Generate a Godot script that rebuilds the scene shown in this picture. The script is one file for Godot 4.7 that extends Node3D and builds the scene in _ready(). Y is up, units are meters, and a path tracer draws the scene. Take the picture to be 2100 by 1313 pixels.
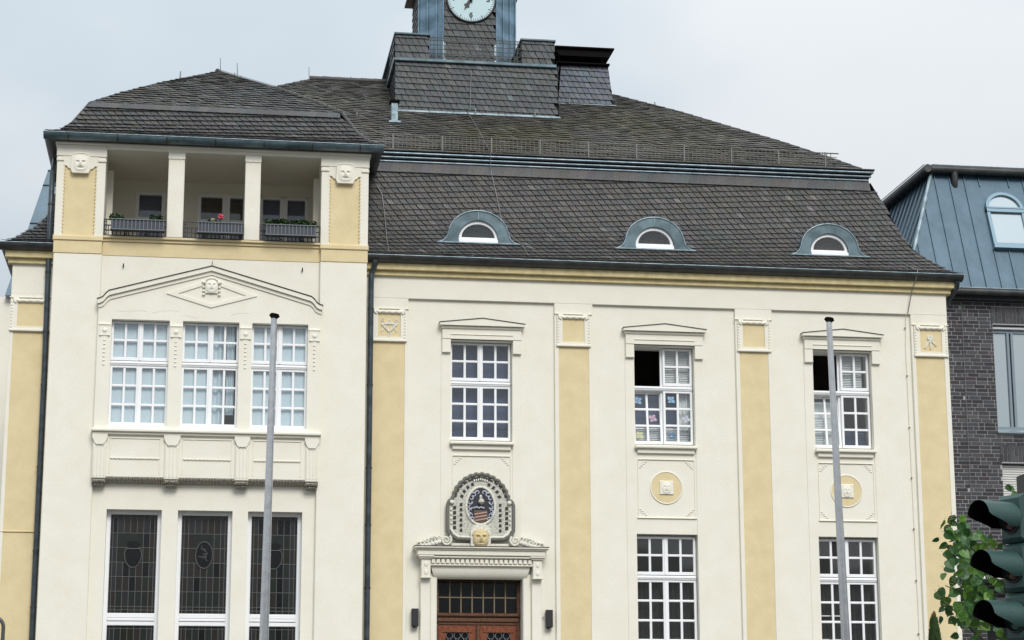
extends Node3D
# A yellow and cream plastered town hall under an overcast sky, seen from across the street.
# Units are metres: x runs along the street front, y up, z towards the street; the street front of the hall is z = 0.

var M := {}
var rng := RandomNumberGenerator.new()
var unit_box := BoxMesh.new()
var font: SystemFont
var hall: Node3D


# ---------------------------------------------------------------- a small mesh collector
class Geo:
	var v := PackedVector3Array()
	var n := PackedVector3Array()
	var c := PackedColorArray()
	var col := Color.WHITE

	func tri(a: Vector3, b: Vector3, d: Vector3) -> void:
		var q := (b - a).cross(d - a)
		if q.length_squared() < 1e-16:
			return
		q = q.normalized()
		v.append(a); v.append(d); v.append(b)
		n.append(q); n.append(q); n.append(q)
		c.append(col); c.append(col); c.append(col)

	func quad(a: Vector3, b: Vector3, d: Vector3, e: Vector3) -> void:
		tri(a, b, d)
		tri(a, d, e)

	func smooth(a: Vector3, b: Vector3, d: Vector3, na: Vector3, nb: Vector3, nd: Vector3) -> void:
		v.append(a); v.append(d); v.append(b)
		n.append(na); n.append(nd); n.append(nb)
		c.append(col); c.append(col); c.append(col)

	func box(x0: float, y0: float, z0: float, x1: float, y1: float, z1: float) -> Geo:
		return cbox(x0, y0, z0, x1, y1, z1, 0.0)

	# a box whose four front (street side) edges are chamfered
	func cbox(x0: float, y0: float, z0: float, x1: float, y1: float, z1: float, h := 0.008) -> Geo:
		var zf := z1 - h
		var a := Vector3(x0, y0, zf); var b := Vector3(x1, y0, zf); var d := Vector3(x1, y1, zf); var e := Vector3(x0, y1, zf)
		var a0 := Vector3(x0, y0, z0); var b0 := Vector3(x1, y0, z0); var d0 := Vector3(x1, y1, z0); var e0 := Vector3(x0, y1, z0)
		var a1 := Vector3(x0 + h, y0 + h, z1); var b1 := Vector3(x1 - h, y0 + h, z1); var d1 := Vector3(x1 - h, y1 - h, z1); var e1 := Vector3(x0 + h, y1 - h, z1)
		quad(a1, b1, d1, e1)
		if h > 0.0:
			quad(a, b, b1, a1); quad(b, d, d1, b1); quad(d, e, e1, d1); quad(e, a, a1, e1)
		quad(a0, b0, b, a); quad(b0, d0, d, b); quad(d0, e0, e, d); quad(e0, a0, a, e)
		quad(b0, a0, e0, d0)
		return self

	# a polygon of the street plane pulled forward from z0 to z1
	func prism(poly: PackedVector2Array, z0: float, z1: float) -> Geo:
		var p := poly.duplicate()
		if Geometry2D.is_polygon_clockwise(p):
			p.reverse()
		var ix := Geometry2D.triangulate_polygon(p)
		for i in range(0, ix.size(), 3):
			var a := p[ix[i]]; var b := p[ix[i + 1]]; var d := p[ix[i + 2]]
			if (b - a).cross(d - a) < 0.0:
				var s := b; b = d; d = s
			tri(Vector3(a.x, a.y, z1), Vector3(b.x, b.y, z1), Vector3(d.x, d.y, z1))
			tri(Vector3(a.x, a.y, z0), Vector3(d.x, d.y, z0), Vector3(b.x, b.y, z0))
		for i in p.size():
			var a := p[i]; var b := p[(i + 1) % p.size()]
			quad(Vector3(a.x, a.y, z0), Vector3(b.x, b.y, z0), Vector3(b.x, b.y, z1), Vector3(a.x, a.y, z1))
		return self

	# a band along a polyline of the street plane: the line itself and the same line moved by (0, -w)
	func band(line: PackedVector2Array, w: float, z0: float, z1: float) -> Geo:
		var p := line.duplicate()
		for i in range(line.size() - 1, -1, -1):
			p.append(line[i] + Vector2(0, -w))
		return prism(p, z0, z1)

	func tube(path: Array, r0: float, r1 := -1.0, seg := 8) -> Geo:
		if r1 < 0.0:
			r1 = r0
		var k := path.size()
		var rings := []
		var side := Vector3.ZERO
		for i in k:
			var t: Vector3 = (path[mini(i + 1, k - 1)] - path[maxi(i - 1, 0)]).normalized()
			if side == Vector3.ZERO:
				side = t.cross(Vector3.UP if absf(t.y) < 0.9 else Vector3.RIGHT).normalized()
			side = (side - t * side.dot(t)).normalized()
			var up := side.cross(t)
			var r := lerpf(r0, r1, float(i) / maxi(k - 1, 1))
			var ring := []
			for j in seg:
				var a := TAU * j / seg
				ring.append([path[i] + (side * cos(a) + up * sin(a)) * r, side * cos(a) + up * sin(a)])
			rings.append(ring)
		for i in k - 1:
			for j in seg:
				var a = rings[i][j]; var b = rings[i][(j + 1) % seg]; var d = rings[i + 1][(j + 1) % seg]; var e = rings[i + 1][j]
				smooth(a[0], d[0], b[0], a[1], d[1], b[1])
				smooth(a[0], e[0], d[0], a[1], e[1], d[1])
		for j in range(1, seg - 1):
			tri(rings[0][0][0], rings[0][j][0], rings[0][j + 1][0])
			tri(rings[k - 1][0][0], rings[k - 1][j + 1][0], rings[k - 1][j][0])
		return self

	func ball(at: Vector3, r: Vector3, seg := 10) -> Geo:
		var rows := seg / 2
		for i in rows:
			for j in seg:
				var q := []
				for e in [[i, j], [i, j + 1], [i + 1, j + 1], [i + 1, j]]:
					var th: float = PI * e[0] / rows - PI / 2; var ph: float = TAU * e[1] / seg
					q.append(Vector3(cos(th) * cos(ph), sin(th), -cos(th) * sin(ph)))
				var p := q.map(func(d): return at + d * r)
				var m := q.map(func(d): return (d / r).normalized())
				smooth(p[0], p[1], p[2], m[0], m[1], m[2])
				smooth(p[0], p[2], p[3], m[0], m[2], m[3])
		return self

	# a relief: z = z0 + height(u, v) over a rectangle, u and v from -1 to 1
	func relief(cx: float, cy: float, hw: float, hh: float, z0: float, nx: int, ny: int, height: Callable) -> Geo:
		var g := []
		for j in ny + 1:
			for i in nx + 1:
				var a := i * 2.0 / nx - 1.0; var b := j * 2.0 / ny - 1.0
				g.append(Vector3(cx + a * hw, cy + b * hh, z0 + height.call(a, b)))
		var nn := []
		for j in ny + 1:
			for i in nx + 1:
				var l: Vector3 = g[j * (nx + 1) + maxi(i - 1, 0)]; var r: Vector3 = g[j * (nx + 1) + mini(i + 1, nx)]
				var d: Vector3 = g[maxi(j - 1, 0) * (nx + 1) + i]; var u: Vector3 = g[mini(j + 1, ny) * (nx + 1) + i]
				nn.append((r - l).cross(u - d).normalized())
		for j in ny:
			for i in nx:
				var a := j * (nx + 1) + i; var b := a + 1; var d := b + nx + 1; var e := a + nx + 1
				smooth(g[a], g[b], g[d], nn[a], nn[b], nn[d])
				smooth(g[a], g[d], g[e], nn[a], nn[d], nn[e])
		return self

	func mesh() -> ArrayMesh:
		var arr := []
		arr.resize(Mesh.ARRAY_MAX)
		arr[Mesh.ARRAY_VERTEX] = v
		arr[Mesh.ARRAY_NORMAL] = n
		arr[Mesh.ARRAY_COLOR] = c
		var m := ArrayMesh.new()
		m.add_surface_from_arrays(Mesh.PRIMITIVE_TRIANGLES, arr)
		return m


# a roof slope: a profile of (setback, height) points swept along a straight eave
class Slope:
	var o: Vector3          # a point of the eave, at height zero
	var along: Vector3      # along the eave, to the right for someone facing the slope
	var out: Vector3        # level, away from the slope
	var pts: PackedVector2Array
	var at: PackedFloat32Array
	var s0 := 0.0
	var s1 := 1.0
	var hip0 := 0.0         # how far the slope narrows for each metre of setback
	var hip1 := 0.0

	func _init(origin: Vector3, a: Vector3, b: Vector3, profile: Array, left: float, right: float, h0 := 0.0, h1 := 0.0) -> void:
		o = origin; along = a; out = b; s0 = left; s1 = right; hip0 = h0; hip1 = h1
		var sum := 0.0
		for i in profile.size():
			var p := Vector2(profile[i][0], profile[i][1])
			if i:
				sum += p.distance_to(pts[i - 1])
			pts.append(p); at.append(sum)

	func length() -> float:
		return at[at.size() - 1]

	func seg(t: float) -> int:
		var i := 0
		while i < at.size() - 2 and t > at[i + 1]:
			i += 1
		return i

	func place(s: float, t: float, lift: float) -> Vector3:
		var i := seg(t)
		var d := (pts[i + 1] - pts[i]).normalized()
		var p := pts[i] + d * (t - at[i])
		s = clampf(s, s0 + hip0 * p.x, maxf(s0 + hip0 * p.x, s1 - hip1 * p.x))
		return o + along * s - out * (p.x - d.y * lift) + Vector3.UP * (p.y + d.x * lift)

	func room(t: float) -> Vector2:
		var i := seg(t)
		var r := lerpf(pts[i].x, pts[i + 1].x, clampf((t - at[i]) / (at[i + 1] - at[i]), 0, 1))
		return Vector2(s0 + hip0 * r, s1 - hip1 * r)


# ---------------------------------------------------------------- objects and their words
func thing(called: String, label: String, category: String, at := Vector3.ZERO, group := "") -> Node3D:
	var o := Node3D.new()
	o.name = called
	o.position = at
	add_child(o, true)
	return words(o, label, category, group)


func words(o: Node3D, label: String, category := "", group := "") -> Node3D:
	o.set_meta("label", label)
	if category:
		o.set_meta("category", category)
	if group:
		o.set_meta("group", group)
	return o


# one mesh as a part: shapes are given in world metres, whatever the parent's own base is
func part(parent: Node3D, called: String, g: Geo, material: Material) -> MeshInstance3D:
	var o := MeshInstance3D.new()
	o.name = called
	o.mesh = g.mesh()
	o.material_override = material
	o.position = -parent.global_position
	parent.add_child(o, true)
	return o


func bunch(parent: Node3D, called: String) -> Node3D:
	var o := Node3D.new()
	o.name = called
	o.position = -parent.global_position
	parent.add_child(o, true)
	return o


# a block of a shared mesh: panes, bricks
func block(parent: Node3D, called: String, centre: Vector3, size: Vector3, material: Material, xf := Transform3D.IDENTITY) -> MeshInstance3D:
	var o := MeshInstance3D.new()
	o.name = called
	o.mesh = unit_box
	o.material_override = material
	o.transform = Transform3D(Basis.IDENTITY, -parent.global_position) * xf * Transform3D(Basis.from_scale(size), centre)
	parent.add_child(o, true)
	return o


func setting(called: String, g: Geo, material: Material) -> void:
	part(self, called, g, material).set_meta("kind", "structure")


func V2(a: Array) -> PackedVector2Array:
	var p := PackedVector2Array()
	for i in range(0, a.size(), 2):
		p.append(Vector2(a[i], a[i + 1]))
	return p


# ---------------------------------------------------------------- materials
func noise_tex(freq: float, octaves: int, lo: Color, hi: Color, size := 512, from := 0.0, to := 1.0) -> NoiseTexture2D:
	var f := FastNoiseLite.new()
	f.noise_type = FastNoiseLite.TYPE_SIMPLEX_SMOOTH
	f.seed = int(freq * 1000) + octaves
	f.frequency = freq
	f.fractal_octaves = octaves
	f.fractal_gain = 0.6
	var ramp := Gradient.new()
	ramp.set_color(0, lo); ramp.set_color(1, hi)
	ramp.set_offset(0, from); ramp.set_offset(1, to)
	var t := NoiseTexture2D.new()
	t.width = size; t.height = size
	t.seamless = true
	t.noise = f
	t.color_ramp = ramp
	return t


func bump_tex(freq: float, octaves: int, strength: float) -> NoiseTexture2D:
	var t := noise_tex(freq, octaves, Color.BLACK, Color.WHITE)
	t.color_ramp = null
	t.as_normal_map = true
	t.bump_strength = strength
	return t


func mat(called: String, r: float, g: float, b: float, rough := 0.8, metal := 0.0) -> StandardMaterial3D:
	var m := StandardMaterial3D.new()
	m.resource_name = called
	m.albedo_color = Color(r, g, b).linear_to_srgb()
	m.roughness = rough
	m.metallic = metal
	M[called] = m
	return m


func textured(m: StandardMaterial3D, t: Texture2D, scale: float, bump: Texture2D = null, depth := 0.3) -> StandardMaterial3D:
	m.albedo_texture = t
	if bump:
		m.normal_enabled = true
		m.normal_texture = bump
		m.normal_scale = depth
	m.uv1_triplanar = true
	m.uv1_world_triplanar = true
	m.uv1_scale = Vector3.ONE * scale
	return m


func glass(called: String, r: float, g: float, b: float, alpha: float, spec := 0.6) -> void:
	var m := mat(called, r, g, b, 0.03)
	m.transparency = BaseMaterial3D.TRANSPARENCY_ALPHA
	m.albedo_color.a = alpha
	m.metallic_specular = spec


func make_materials() -> void:
	var plaster := noise_tex(0.012, 6, Color(0.972, 0.968, 0.957), Color(1, 1, 1))
	var grain := bump_tex(0.12, 3, 6.0)
	textured(mat("cream_plaster", 0.81, 0.785, 0.695, 0.9), plaster, 0.23, grain, 0.035)
	textured(mat("yellow_plaster", 0.735, 0.62, 0.385, 0.9), noise_tex(0.012, 6, Color(0.945, 0.935, 0.91), Color(1, 1, 1)), 0.31, grain, 0.05)
	textured(mat("cornice_yellow", 0.73, 0.63, 0.37, 0.85), noise_tex(0.016, 6, Color(0.84, 0.82, 0.76), Color(1, 1, 1)), 0.5, grain, 0.06)
	textured(mat("cream_stone", 0.74, 0.72, 0.64, 0.85), noise_tex(0.03, 6, Color(0.86, 0.86, 0.83), Color(1, 1, 1), 512, 0.2, 0.6), 1.1, grain, 0.1)
	textured(mat("weathered_stone", 0.30, 0.30, 0.27, 0.9), noise_tex(0.05, 6, Color(0.5, 0.5, 0.48), Color(1, 1, 1)), 1.6, grain, 0.5)
	textured(mat("ochre_stone", 0.74, 0.62, 0.38, 0.85), noise_tex(0.03, 5, Color(0.8, 0.78, 0.7), Color(1, 1, 1)), 1.5, grain, 0.3)
	textured(mat("dark_blotched_plaster", 0.50, 0.47, 0.40, 0.95), noise_tex(0.03, 7, Color(0.35, 0.34, 0.32), Color(1, 1, 1), 512, 0.25, 0.65), 2.2, grain, 0.12)  # darker, blotched plaster for the bay soffit and console feet
	textured(mat("grey_stone", 0.56, 0.555, 0.50, 0.9), noise_tex(0.03, 6, Color(0.8, 0.8, 0.77), Color(1, 1, 1), 512, 0.2, 0.6), 1.3, grain, 0.1)
	textured(mat("floor_tile", 0.16, 0.13, 0.11, 0.7), noise_tex(0.03, 5, Color(0.8, 0.8, 0.8), Color(1, 1, 1), 256), 1.0)
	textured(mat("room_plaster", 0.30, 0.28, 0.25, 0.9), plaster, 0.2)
	mat("white_paint", 0.84, 0.85, 0.87, 0.45)
	textured(mat("lead_flashing", 0.085, 0.083, 0.072, 0.7), noise_tex(0.05, 4, Color(0.7, 0.7, 0.7), Color(1, 1, 1)), 1.0)
	var sl := textured(mat("slate", 1, 1, 1, 0.55), noise_tex(0.03, 6, Color(0.66, 0.66, 0.64), Color(1, 1, 1), 512, 0.2, 0.75), 1.7, bump_tex(0.06, 5, 8.0), 0.5)
	sl.vertex_color_use_as_albedo = true
	var bed := textured(mat("slate_bed", 0.016, 0.016, 0.016, 0.9), noise_tex(0.05, 4, Color(0.7, 0.7, 0.7), Color(1, 1, 1)), 1.0)
	bed.metallic_specular = 0.2
	var zinc_stain := noise_tex(0.008, 6, Color(0.70, 0.74, 0.74), Color(1, 1, 1), 512, 0.2, 0.7)
	var soft_stain := noise_tex(0.008, 6, Color(0.84, 0.87, 0.87), Color(1, 1, 1), 512, 0.2, 0.75)
	textured(mat("zinc", 0.125, 0.185, 0.215, 0.40, 0.25), zinc_stain, 0.45, bump_tex(0.01, 3, 3.0), 0.15)
	textured(mat("pale_zinc", 0.33, 0.41, 0.46, 0.35, 0.35), zinc_stain, 0.9, bump_tex(0.01, 3, 3.0), 0.15)
	textured(mat("blue_zinc", 0.062, 0.118, 0.168, 0.40, 0.2), soft_stain, 0.33, bump_tex(0.012, 3, 3.0), 0.15)
	textured(mat("dull_zinc", 0.058, 0.060, 0.060, 0.5, 0.2), zinc_stain, 0.6)
	textured(mat("pipe_zinc", 0.06, 0.078, 0.095, 0.4, 0.25), zinc_stain, 0.9)
	textured(mat("sky_sheen_zinc", 0.24, 0.30, 0.35, 0.34, 0.5), zinc_stain, 0.7)
	textured(mat("tower_zinc", 0.18, 0.28, 0.37, 0.38, 0.3), zinc_stain, 0.6)
	mat("bright_wire", 0.25, 0.25, 0.24, 0.4, 0.6)
	mat("bracket_steel", 0.14, 0.14, 0.135, 0.5, 0.4)
	mat("guard_steel", 0.085, 0.082, 0.075, 0.5, 0.4)
	mat("black_iron", 0.018, 0.018, 0.02, 0.5)
	mat("cap_steel", 0.007, 0.006, 0.006, 0.7).metallic_specular = 0.15
	textured(mat("brown_wood", 0.17, 0.075, 0.035, 0.45), noise_tex(0.02, 6, Color(0.55, 0.5, 0.45), Color(1, 1, 1)), 1.4)
	textured(mat("red_wood", 0.30, 0.085, 0.030, 0.4), noise_tex(0.02, 6, Color(0.6, 0.52, 0.45), Color(1, 1, 1)), 1.4)
	mat("bar_wood", 0.22, 0.17, 0.11, 0.5)
	glass("window_glass", 0.8, 0.85, 0.9, 0.012, 0.5)
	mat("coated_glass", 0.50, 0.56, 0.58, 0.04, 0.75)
	for a in [["leaded_green", 0.016, 0.021, 0.018], ["leaded_brown", 0.024, 0.020, 0.018], ["leaded_grey", 0.024, 0.025, 0.027], ["leaded_dark", 0.007, 0.007, 0.009], ["leaded_olive", 0.016, 0.016, 0.011]]:
		var m := mat(a[0], a[1], a[2], a[3], 0.16)
		m.metallic_specular = 0.5
		m.normal_enabled = true
		m.normal_texture = bump_tex(0.02, 3, 2.0)
		m.normal_scale = 0.12
		m.uv1_triplanar = true
		m.uv1_world_triplanar = true
		m.uv1_scale = Vector3.ONE * 1.3
	mat("lead_came", 0.085, 0.088, 0.088, 0.5)
	var cu := mat("net_curtain", 0.52, 0.64, 0.70, 0.9)
	cu.backlight_enabled = true
	cu.backlight = Color(0.25, 0.26, 0.26)
	mat("grey_blind", 0.045, 0.072, 0.145, 0.8)
	mat("pale_blind", 0.62, 0.67, 0.68, 0.7)
	mat("dark_curtain", 0.016, 0.015, 0.016, 0.9)
	mat("dial_white", 0.46, 0.61, 0.65, 0.5)
	mat("black_paint", 0.012, 0.012, 0.012, 0.5)
	mat("navy_field", 0.018, 0.018, 0.028, 0.5)
	mat("blue_mantling", 0.40, 0.43, 0.50, 0.6)
	mat("shield_brown", 0.10, 0.065, 0.04, 0.5)
	mat("shield_rose", 0.42, 0.26, 0.22, 0.6)
	mat("smalt_brown", 0.028, 0.022, 0.016, 0.4)
	mat("crack_grey", 0.36, 0.34, 0.30, 0.95)
	mat("mortar", 0.36, 0.36, 0.37, 0.95)
	for i in 6:
		var q: Array = [[0.055, 0.055, 0.066], [0.085, 0.082, 0.092], [0.034, 0.032, 0.042], [0.062, 0.042, 0.047], [0.064, 0.070, 0.084], [0.105, 0.103, 0.112]][i]
		textured(mat("brick_%d" % i, q[0], q[1], q[2], 0.75), noise_tex(0.05, 5, Color(0.7, 0.7, 0.7), Color(1, 1, 1), 256), 2.0)
	textured(mat("aluminium", 0.66, 0.67, 0.67, 0.24, 0.85), noise_tex(0.02, 4, Color(0.85, 0.85, 0.87), Color(1, 1, 1), 256), 1.0)
	mat("grey_frame", 0.22, 0.27, 0.31, 0.4, 0.3)
	textured(mat("signal_green", 0.030, 0.082, 0.075, 0.5), noise_tex(0.06, 5, Color(0.72, 0.76, 0.76), Color(1, 1, 1), 256), 3.0, grain, 0.5)
	mat("hood_black", 0.005, 0.005, 0.005, 0.9).metallic_specular = 0.1
	mat("lens_red", 0.075, 0.012, 0.014, 0.15)
	mat("lens_amber", 0.075, 0.030, 0.018, 0.15)
	mat("lens_green", 0.012, 0.075, 0.055, 0.15)
	for i in 4:
		var q: Array = [[0.055, 0.145, 0.018], [0.095, 0.20, 0.02], [0.026, 0.085, 0.017], [0.04, 0.11, 0.024]][i]
		var m := mat("leaf_%d" % i, q[0], q[1], q[2], 0.5)
		m.backlight_enabled = true
		m.backlight = Color(0.06, 0.12, 0.02)
	textured(mat("bark", 0.10, 0.08, 0.06, 0.9), noise_tex(0.06, 5, Color(0.5, 0.5, 0.5), Color(1, 1, 1), 256), 3.0)
	mat("thuja_green", 0.035, 0.075, 0.016, 0.8)
	mat("thuja_tip", 0.17, 0.11, 0.03, 0.8)
	mat("geranium_leaf", 0.035, 0.085, 0.02, 0.6)
	mat("petal_pink", 0.72, 0.08, 0.14, 0.6)
	mat("petal_cream", 0.66, 0.55, 0.30, 0.6)
	mat("planter_blue", 0.030, 0.036, 0.055, 0.5)
	mat("planter_slat", 0.13, 0.15, 0.17, 0.5)
	for a in [["paper_blue", 0.26, 0.42, 0.60], ["paper_pink", 0.55, 0.38, 0.48], ["paper_yellow", 0.52, 0.54, 0.32], ["paper_white", 0.50, 0.52, 0.58], ["paper_steel", 0.10, 0.19, 0.29]]:
		mat(a[0], a[1], a[2], a[3], 0.8)
	mat("shutter_white", 0.62, 0.62, 0.60, 0.5)
	mat("canopy_grey", 0.14, 0.155, 0.18, 0.3)
	mat("roof_window_frame", 0.16, 0.25, 0.31, 0.35, 0.3)
	mat("lamp_black", 0.016, 0.017, 0.022, 0.45)
	mat("frame_tube", 0.10, 0.10, 0.10, 0.4, 0.5)
	textured(mat("paving", 0.13, 0.125, 0.12, 0.9), noise_tex(0.03, 6, Color(0.75, 0.75, 0.75), Color(1, 1, 1)), 0.4)
	textured(mat("asphalt", 0.05, 0.05, 0.052, 0.85), noise_tex(0.05, 6, Color(0.7, 0.7, 0.7), Color(1, 1, 1)), 0.6)
	textured(mat("granite_kerb", 0.28, 0.27, 0.26, 0.8), noise_tex(0.05, 5, Color(0.7, 0.7, 0.7), Color(1, 1, 1), 256), 1.5)
	textured(mat("wooded_hill", 0.055, 0.065, 0.04, 0.95), noise_tex(0.02, 7, Color(0.4, 0.45, 0.4), Color(1, 1, 1)), 0.05)


# an even overcast sky: a soft cloud layer, brighter overhead than near the horizon as such skies are
func overcast() -> PanoramaSkyMaterial:
	var w := 1024
	var h := 512
	var f := FastNoiseLite.new()
	f.noise_type = FastNoiseLite.TYPE_SIMPLEX_SMOOTH
	f.seed = 6
	f.frequency = 1.5
	f.fractal_octaves = 5
	var im := Image.create_empty(w, h, false, Image.FORMAT_RGBF)
	for j in h:
		var el := (0.5 - (j + 0.5) / h) * PI
		var grad := 0.48 * (1.0 + 1.6 * pow(maxf(sin(el), 0.0), 1.6)) / 1.18
		for i in w:
			if el < 0.0:
				im.set_pixel(i, j, Color(0.30, 0.30, 0.30))
				continue
			var az := (i + 0.5) / w * TAU
			var d := Vector3(cos(el) * sin(az), sin(el) * 2.2, cos(el) * cos(az))
			var k := clampf(f.get_noise_3dv(d) * 1.0 + f.get_noise_3dv(d * 2.7 + Vector3(4, 1, 2)) * 0.75 + 0.5, 0.0, 1.0)
			k = k * k * (3.0 - 2.0 * k)
			im.set_pixel(i, j, Color(lerpf(0.83, 1.09, k), lerpf(0.95, 1.14, k), lerpf(1.05, 1.19, k)) * grad)
	var m := PanoramaSkyMaterial.new()
	m.panorama = ImageTexture.create_from_image(im)
	return m


func make_light_and_camera() -> void:
	var cam := Camera3D.new()
	cam.name = "camera"
	cam.position = Vector3(0, 1.6, 38.0)
	cam.rotation_degrees = Vector3(12.4715, -8.5826, -0.1389)
	cam.fov = 17.5027
	cam.near = 0.1
	cam.far = 1500.0
	add_child(cam)
	cam.make_current()
	var env := Environment.new()
	env.background_mode = Environment.BG_SKY
	env.sky = Sky.new()
	env.sky.sky_material = overcast()
	env.ambient_light_source = Environment.AMBIENT_SOURCE_SKY
	env.tonemap_mode = Environment.TONE_MAPPER_LINEAR
	env.tonemap_exposure = 1.47
	env.sdfgi_enabled = true
	env.ssao_enabled = true
	env.ssil_enabled = true
	var we := WorldEnvironment.new()
	we.name = "world"
	we.environment = env
	add_child(we)
	var sun := DirectionalLight3D.new()
	sun.name = "sun_behind_cloud"
	sun.light_energy = 0.5
	sun.light_angular_distance = 24.0
	sun.light_color = Color(1.0, 0.98, 0.95)
	sun.shadow_enabled = true
	add_child(sun)
	sun.look_at_from_position(Vector3(5, 26, 30), Vector3.ZERO)


func _ready() -> void:
	rng.seed = 7
	font = SystemFont.new()
	font.font_names = PackedStringArray(["Droid Sans"])
	font.font_weight = 700
	make_light_and_camera()
	make_materials()
	make_ground()
	hall = thing("town_hall", "cream and yellow plastered town hall with slate mansard roof and clock tower", "town hall", Vector3(5.4, 0, -0.2))
	hall_walls()
	hall_pilasters()
	hall_windows()
	hall_doorway()
	hall_arms()
	hall_bay()
	hall_loggia()
	hall_eaves_and_pipes()
	hall_roof()
	hall_tower()
	hall_roof_details()
	brick_house()
	far_house()
	planters()
	paper_flowers()
	lamps()
	flagpoles()
	traffic_light()
	young_tree()
	thuja()
	notice_frame()


func make_ground() -> void:
	var g := Geo.new()
	g.quad(Vector3(-400, 0, 400), Vector3(400, 0, 400), Vector3(400, 0, -400), Vector3(-400, 0, -400))
	setting("ground", g, M.paving)
	g = Geo.new()
	g.quad(Vector3(-400, 0.004, 33), Vector3(400, 0.004, 33), Vector3(400, 0.004, 25.2), Vector3(-400, 0.004, 25.2))
	setting("road", g, M.asphalt)
	g = Geo.new()
	g.cbox(-120, 0, 25.0, 120, 0.12, 25.16, 0.02)
	g.cbox(-120, 0, 33.04, 120, 0.12, 33.2, 0.02)
	setting("kerb", g, M.granite_kerb)
	# the wooded ridge behind the viewer, which the ground floor windows mirror
	var f := FastNoiseLite.new()
	f.seed = 5
	f.frequency = 0.02
	g = Geo.new()
	for i in 60:
		var x0 := -360.0 + i * 12.0
		for j in 8:
			var q := []
			for e in [[0, 0], [1, 0], [1, 1], [0, 1]]:
				var x: float = x0 + e[0] * 12.0
				var k: int = j + e[1]
				var top: float = 33.0 + 6.0 * sin(x * 0.012 + 0.6) + 9.0 * f.get_noise_1d(x)
				q.append(Vector3(x, -0.5 + top * (1.0 - pow(1.0 - k / 8.0, 2.0)), 190.0 + k * 11.0 + 3.0 * f.get_noise_2d(x * 3.0, k * 40.0)))
			g.quad(q[1], q[0], q[3], q[2])
	setting("hills", g, M.wooded_hill)


func wall(g: Geo, x0: float, y0: float, x1: float, y1: float, zf: float, zb: float, open: Array) -> void:
	var xs := [x0, x1]
	var ys := [y0, y1]
	for o in open:
		for q in [o[0], o[2]]:
			if not xs.has(q): xs.append(q)
		for q in [o[1], o[3]]:
			if not ys.has(q): ys.append(q)
	xs.sort(); ys.sort()
	for i in xs.size() - 1:
		for j in ys.size() - 1:
			var mx: float = (xs[i] + xs[i + 1]) / 2; var my: float = (ys[j] + ys[j + 1]) / 2
			var hole := false
			for o in open:
				hole = hole or (mx > o[0] and mx < o[2] and my > o[1] and my < o[3])
			if not hole:
				g.quad(Vector3(xs[i], ys[j], zf), Vector3(xs[i + 1], ys[j], zf), Vector3(xs[i + 1], ys[j + 1], zf), Vector3(xs[i], ys[j + 1], zf))
				g.quad(Vector3(xs[i + 1], ys[j], zb), Vector3(xs[i], ys[j], zb), Vector3(xs[i], ys[j + 1], zb), Vector3(xs[i + 1], ys[j + 1], zb))
	for o in open:
		g.quad(Vector3(o[0], o[1], zf), Vector3(o[0], o[1], zb), Vector3(o[0], o[3], zb), Vector3(o[0], o[3], zf))
		g.quad(Vector3(o[2], o[1], zb), Vector3(o[2], o[1], zf), Vector3(o[2], o[3], zf), Vector3(o[2], o[3], zb))
		g.quad(Vector3(o[0], o[1], zb), Vector3(o[0], o[1], zf), Vector3(o[2], o[1], zf), Vector3(o[2], o[1], zb))
		g.quad(Vector3(o[0], o[3], zf), Vector3(o[0], o[3], zb), Vector3(o[2], o[3], zb), Vector3(o[2], o[3], zf))
	g.quad(Vector3(x0, y0, zb), Vector3(x0, y0, zf), Vector3(x0, y1, zf), Vector3(x0, y1, zb))
	g.quad(Vector3(x1, y0, zf), Vector3(x1, y0, zb), Vector3(x1, y1, zb), Vector3(x1, y1, zf))
	g.quad(Vector3(x0, y1, zf), Vector3(x1, y1, zf), Vector3(x1, y1, zb), Vector3(x0, y1, zb))


const BAY := 3.511                       # from one window axis of the right wing to the next
const WIN_X := 4.572                     # left edge of the first window opening
const BAY_WINDOWS := [[-1.682, -0.645], [-0.405, 0.612], [0.847, 1.867]]
const HALL_WINDOWS := [[-1.648, -0.675], [-0.388, 0.582], [0.86, 1.833]]


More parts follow.
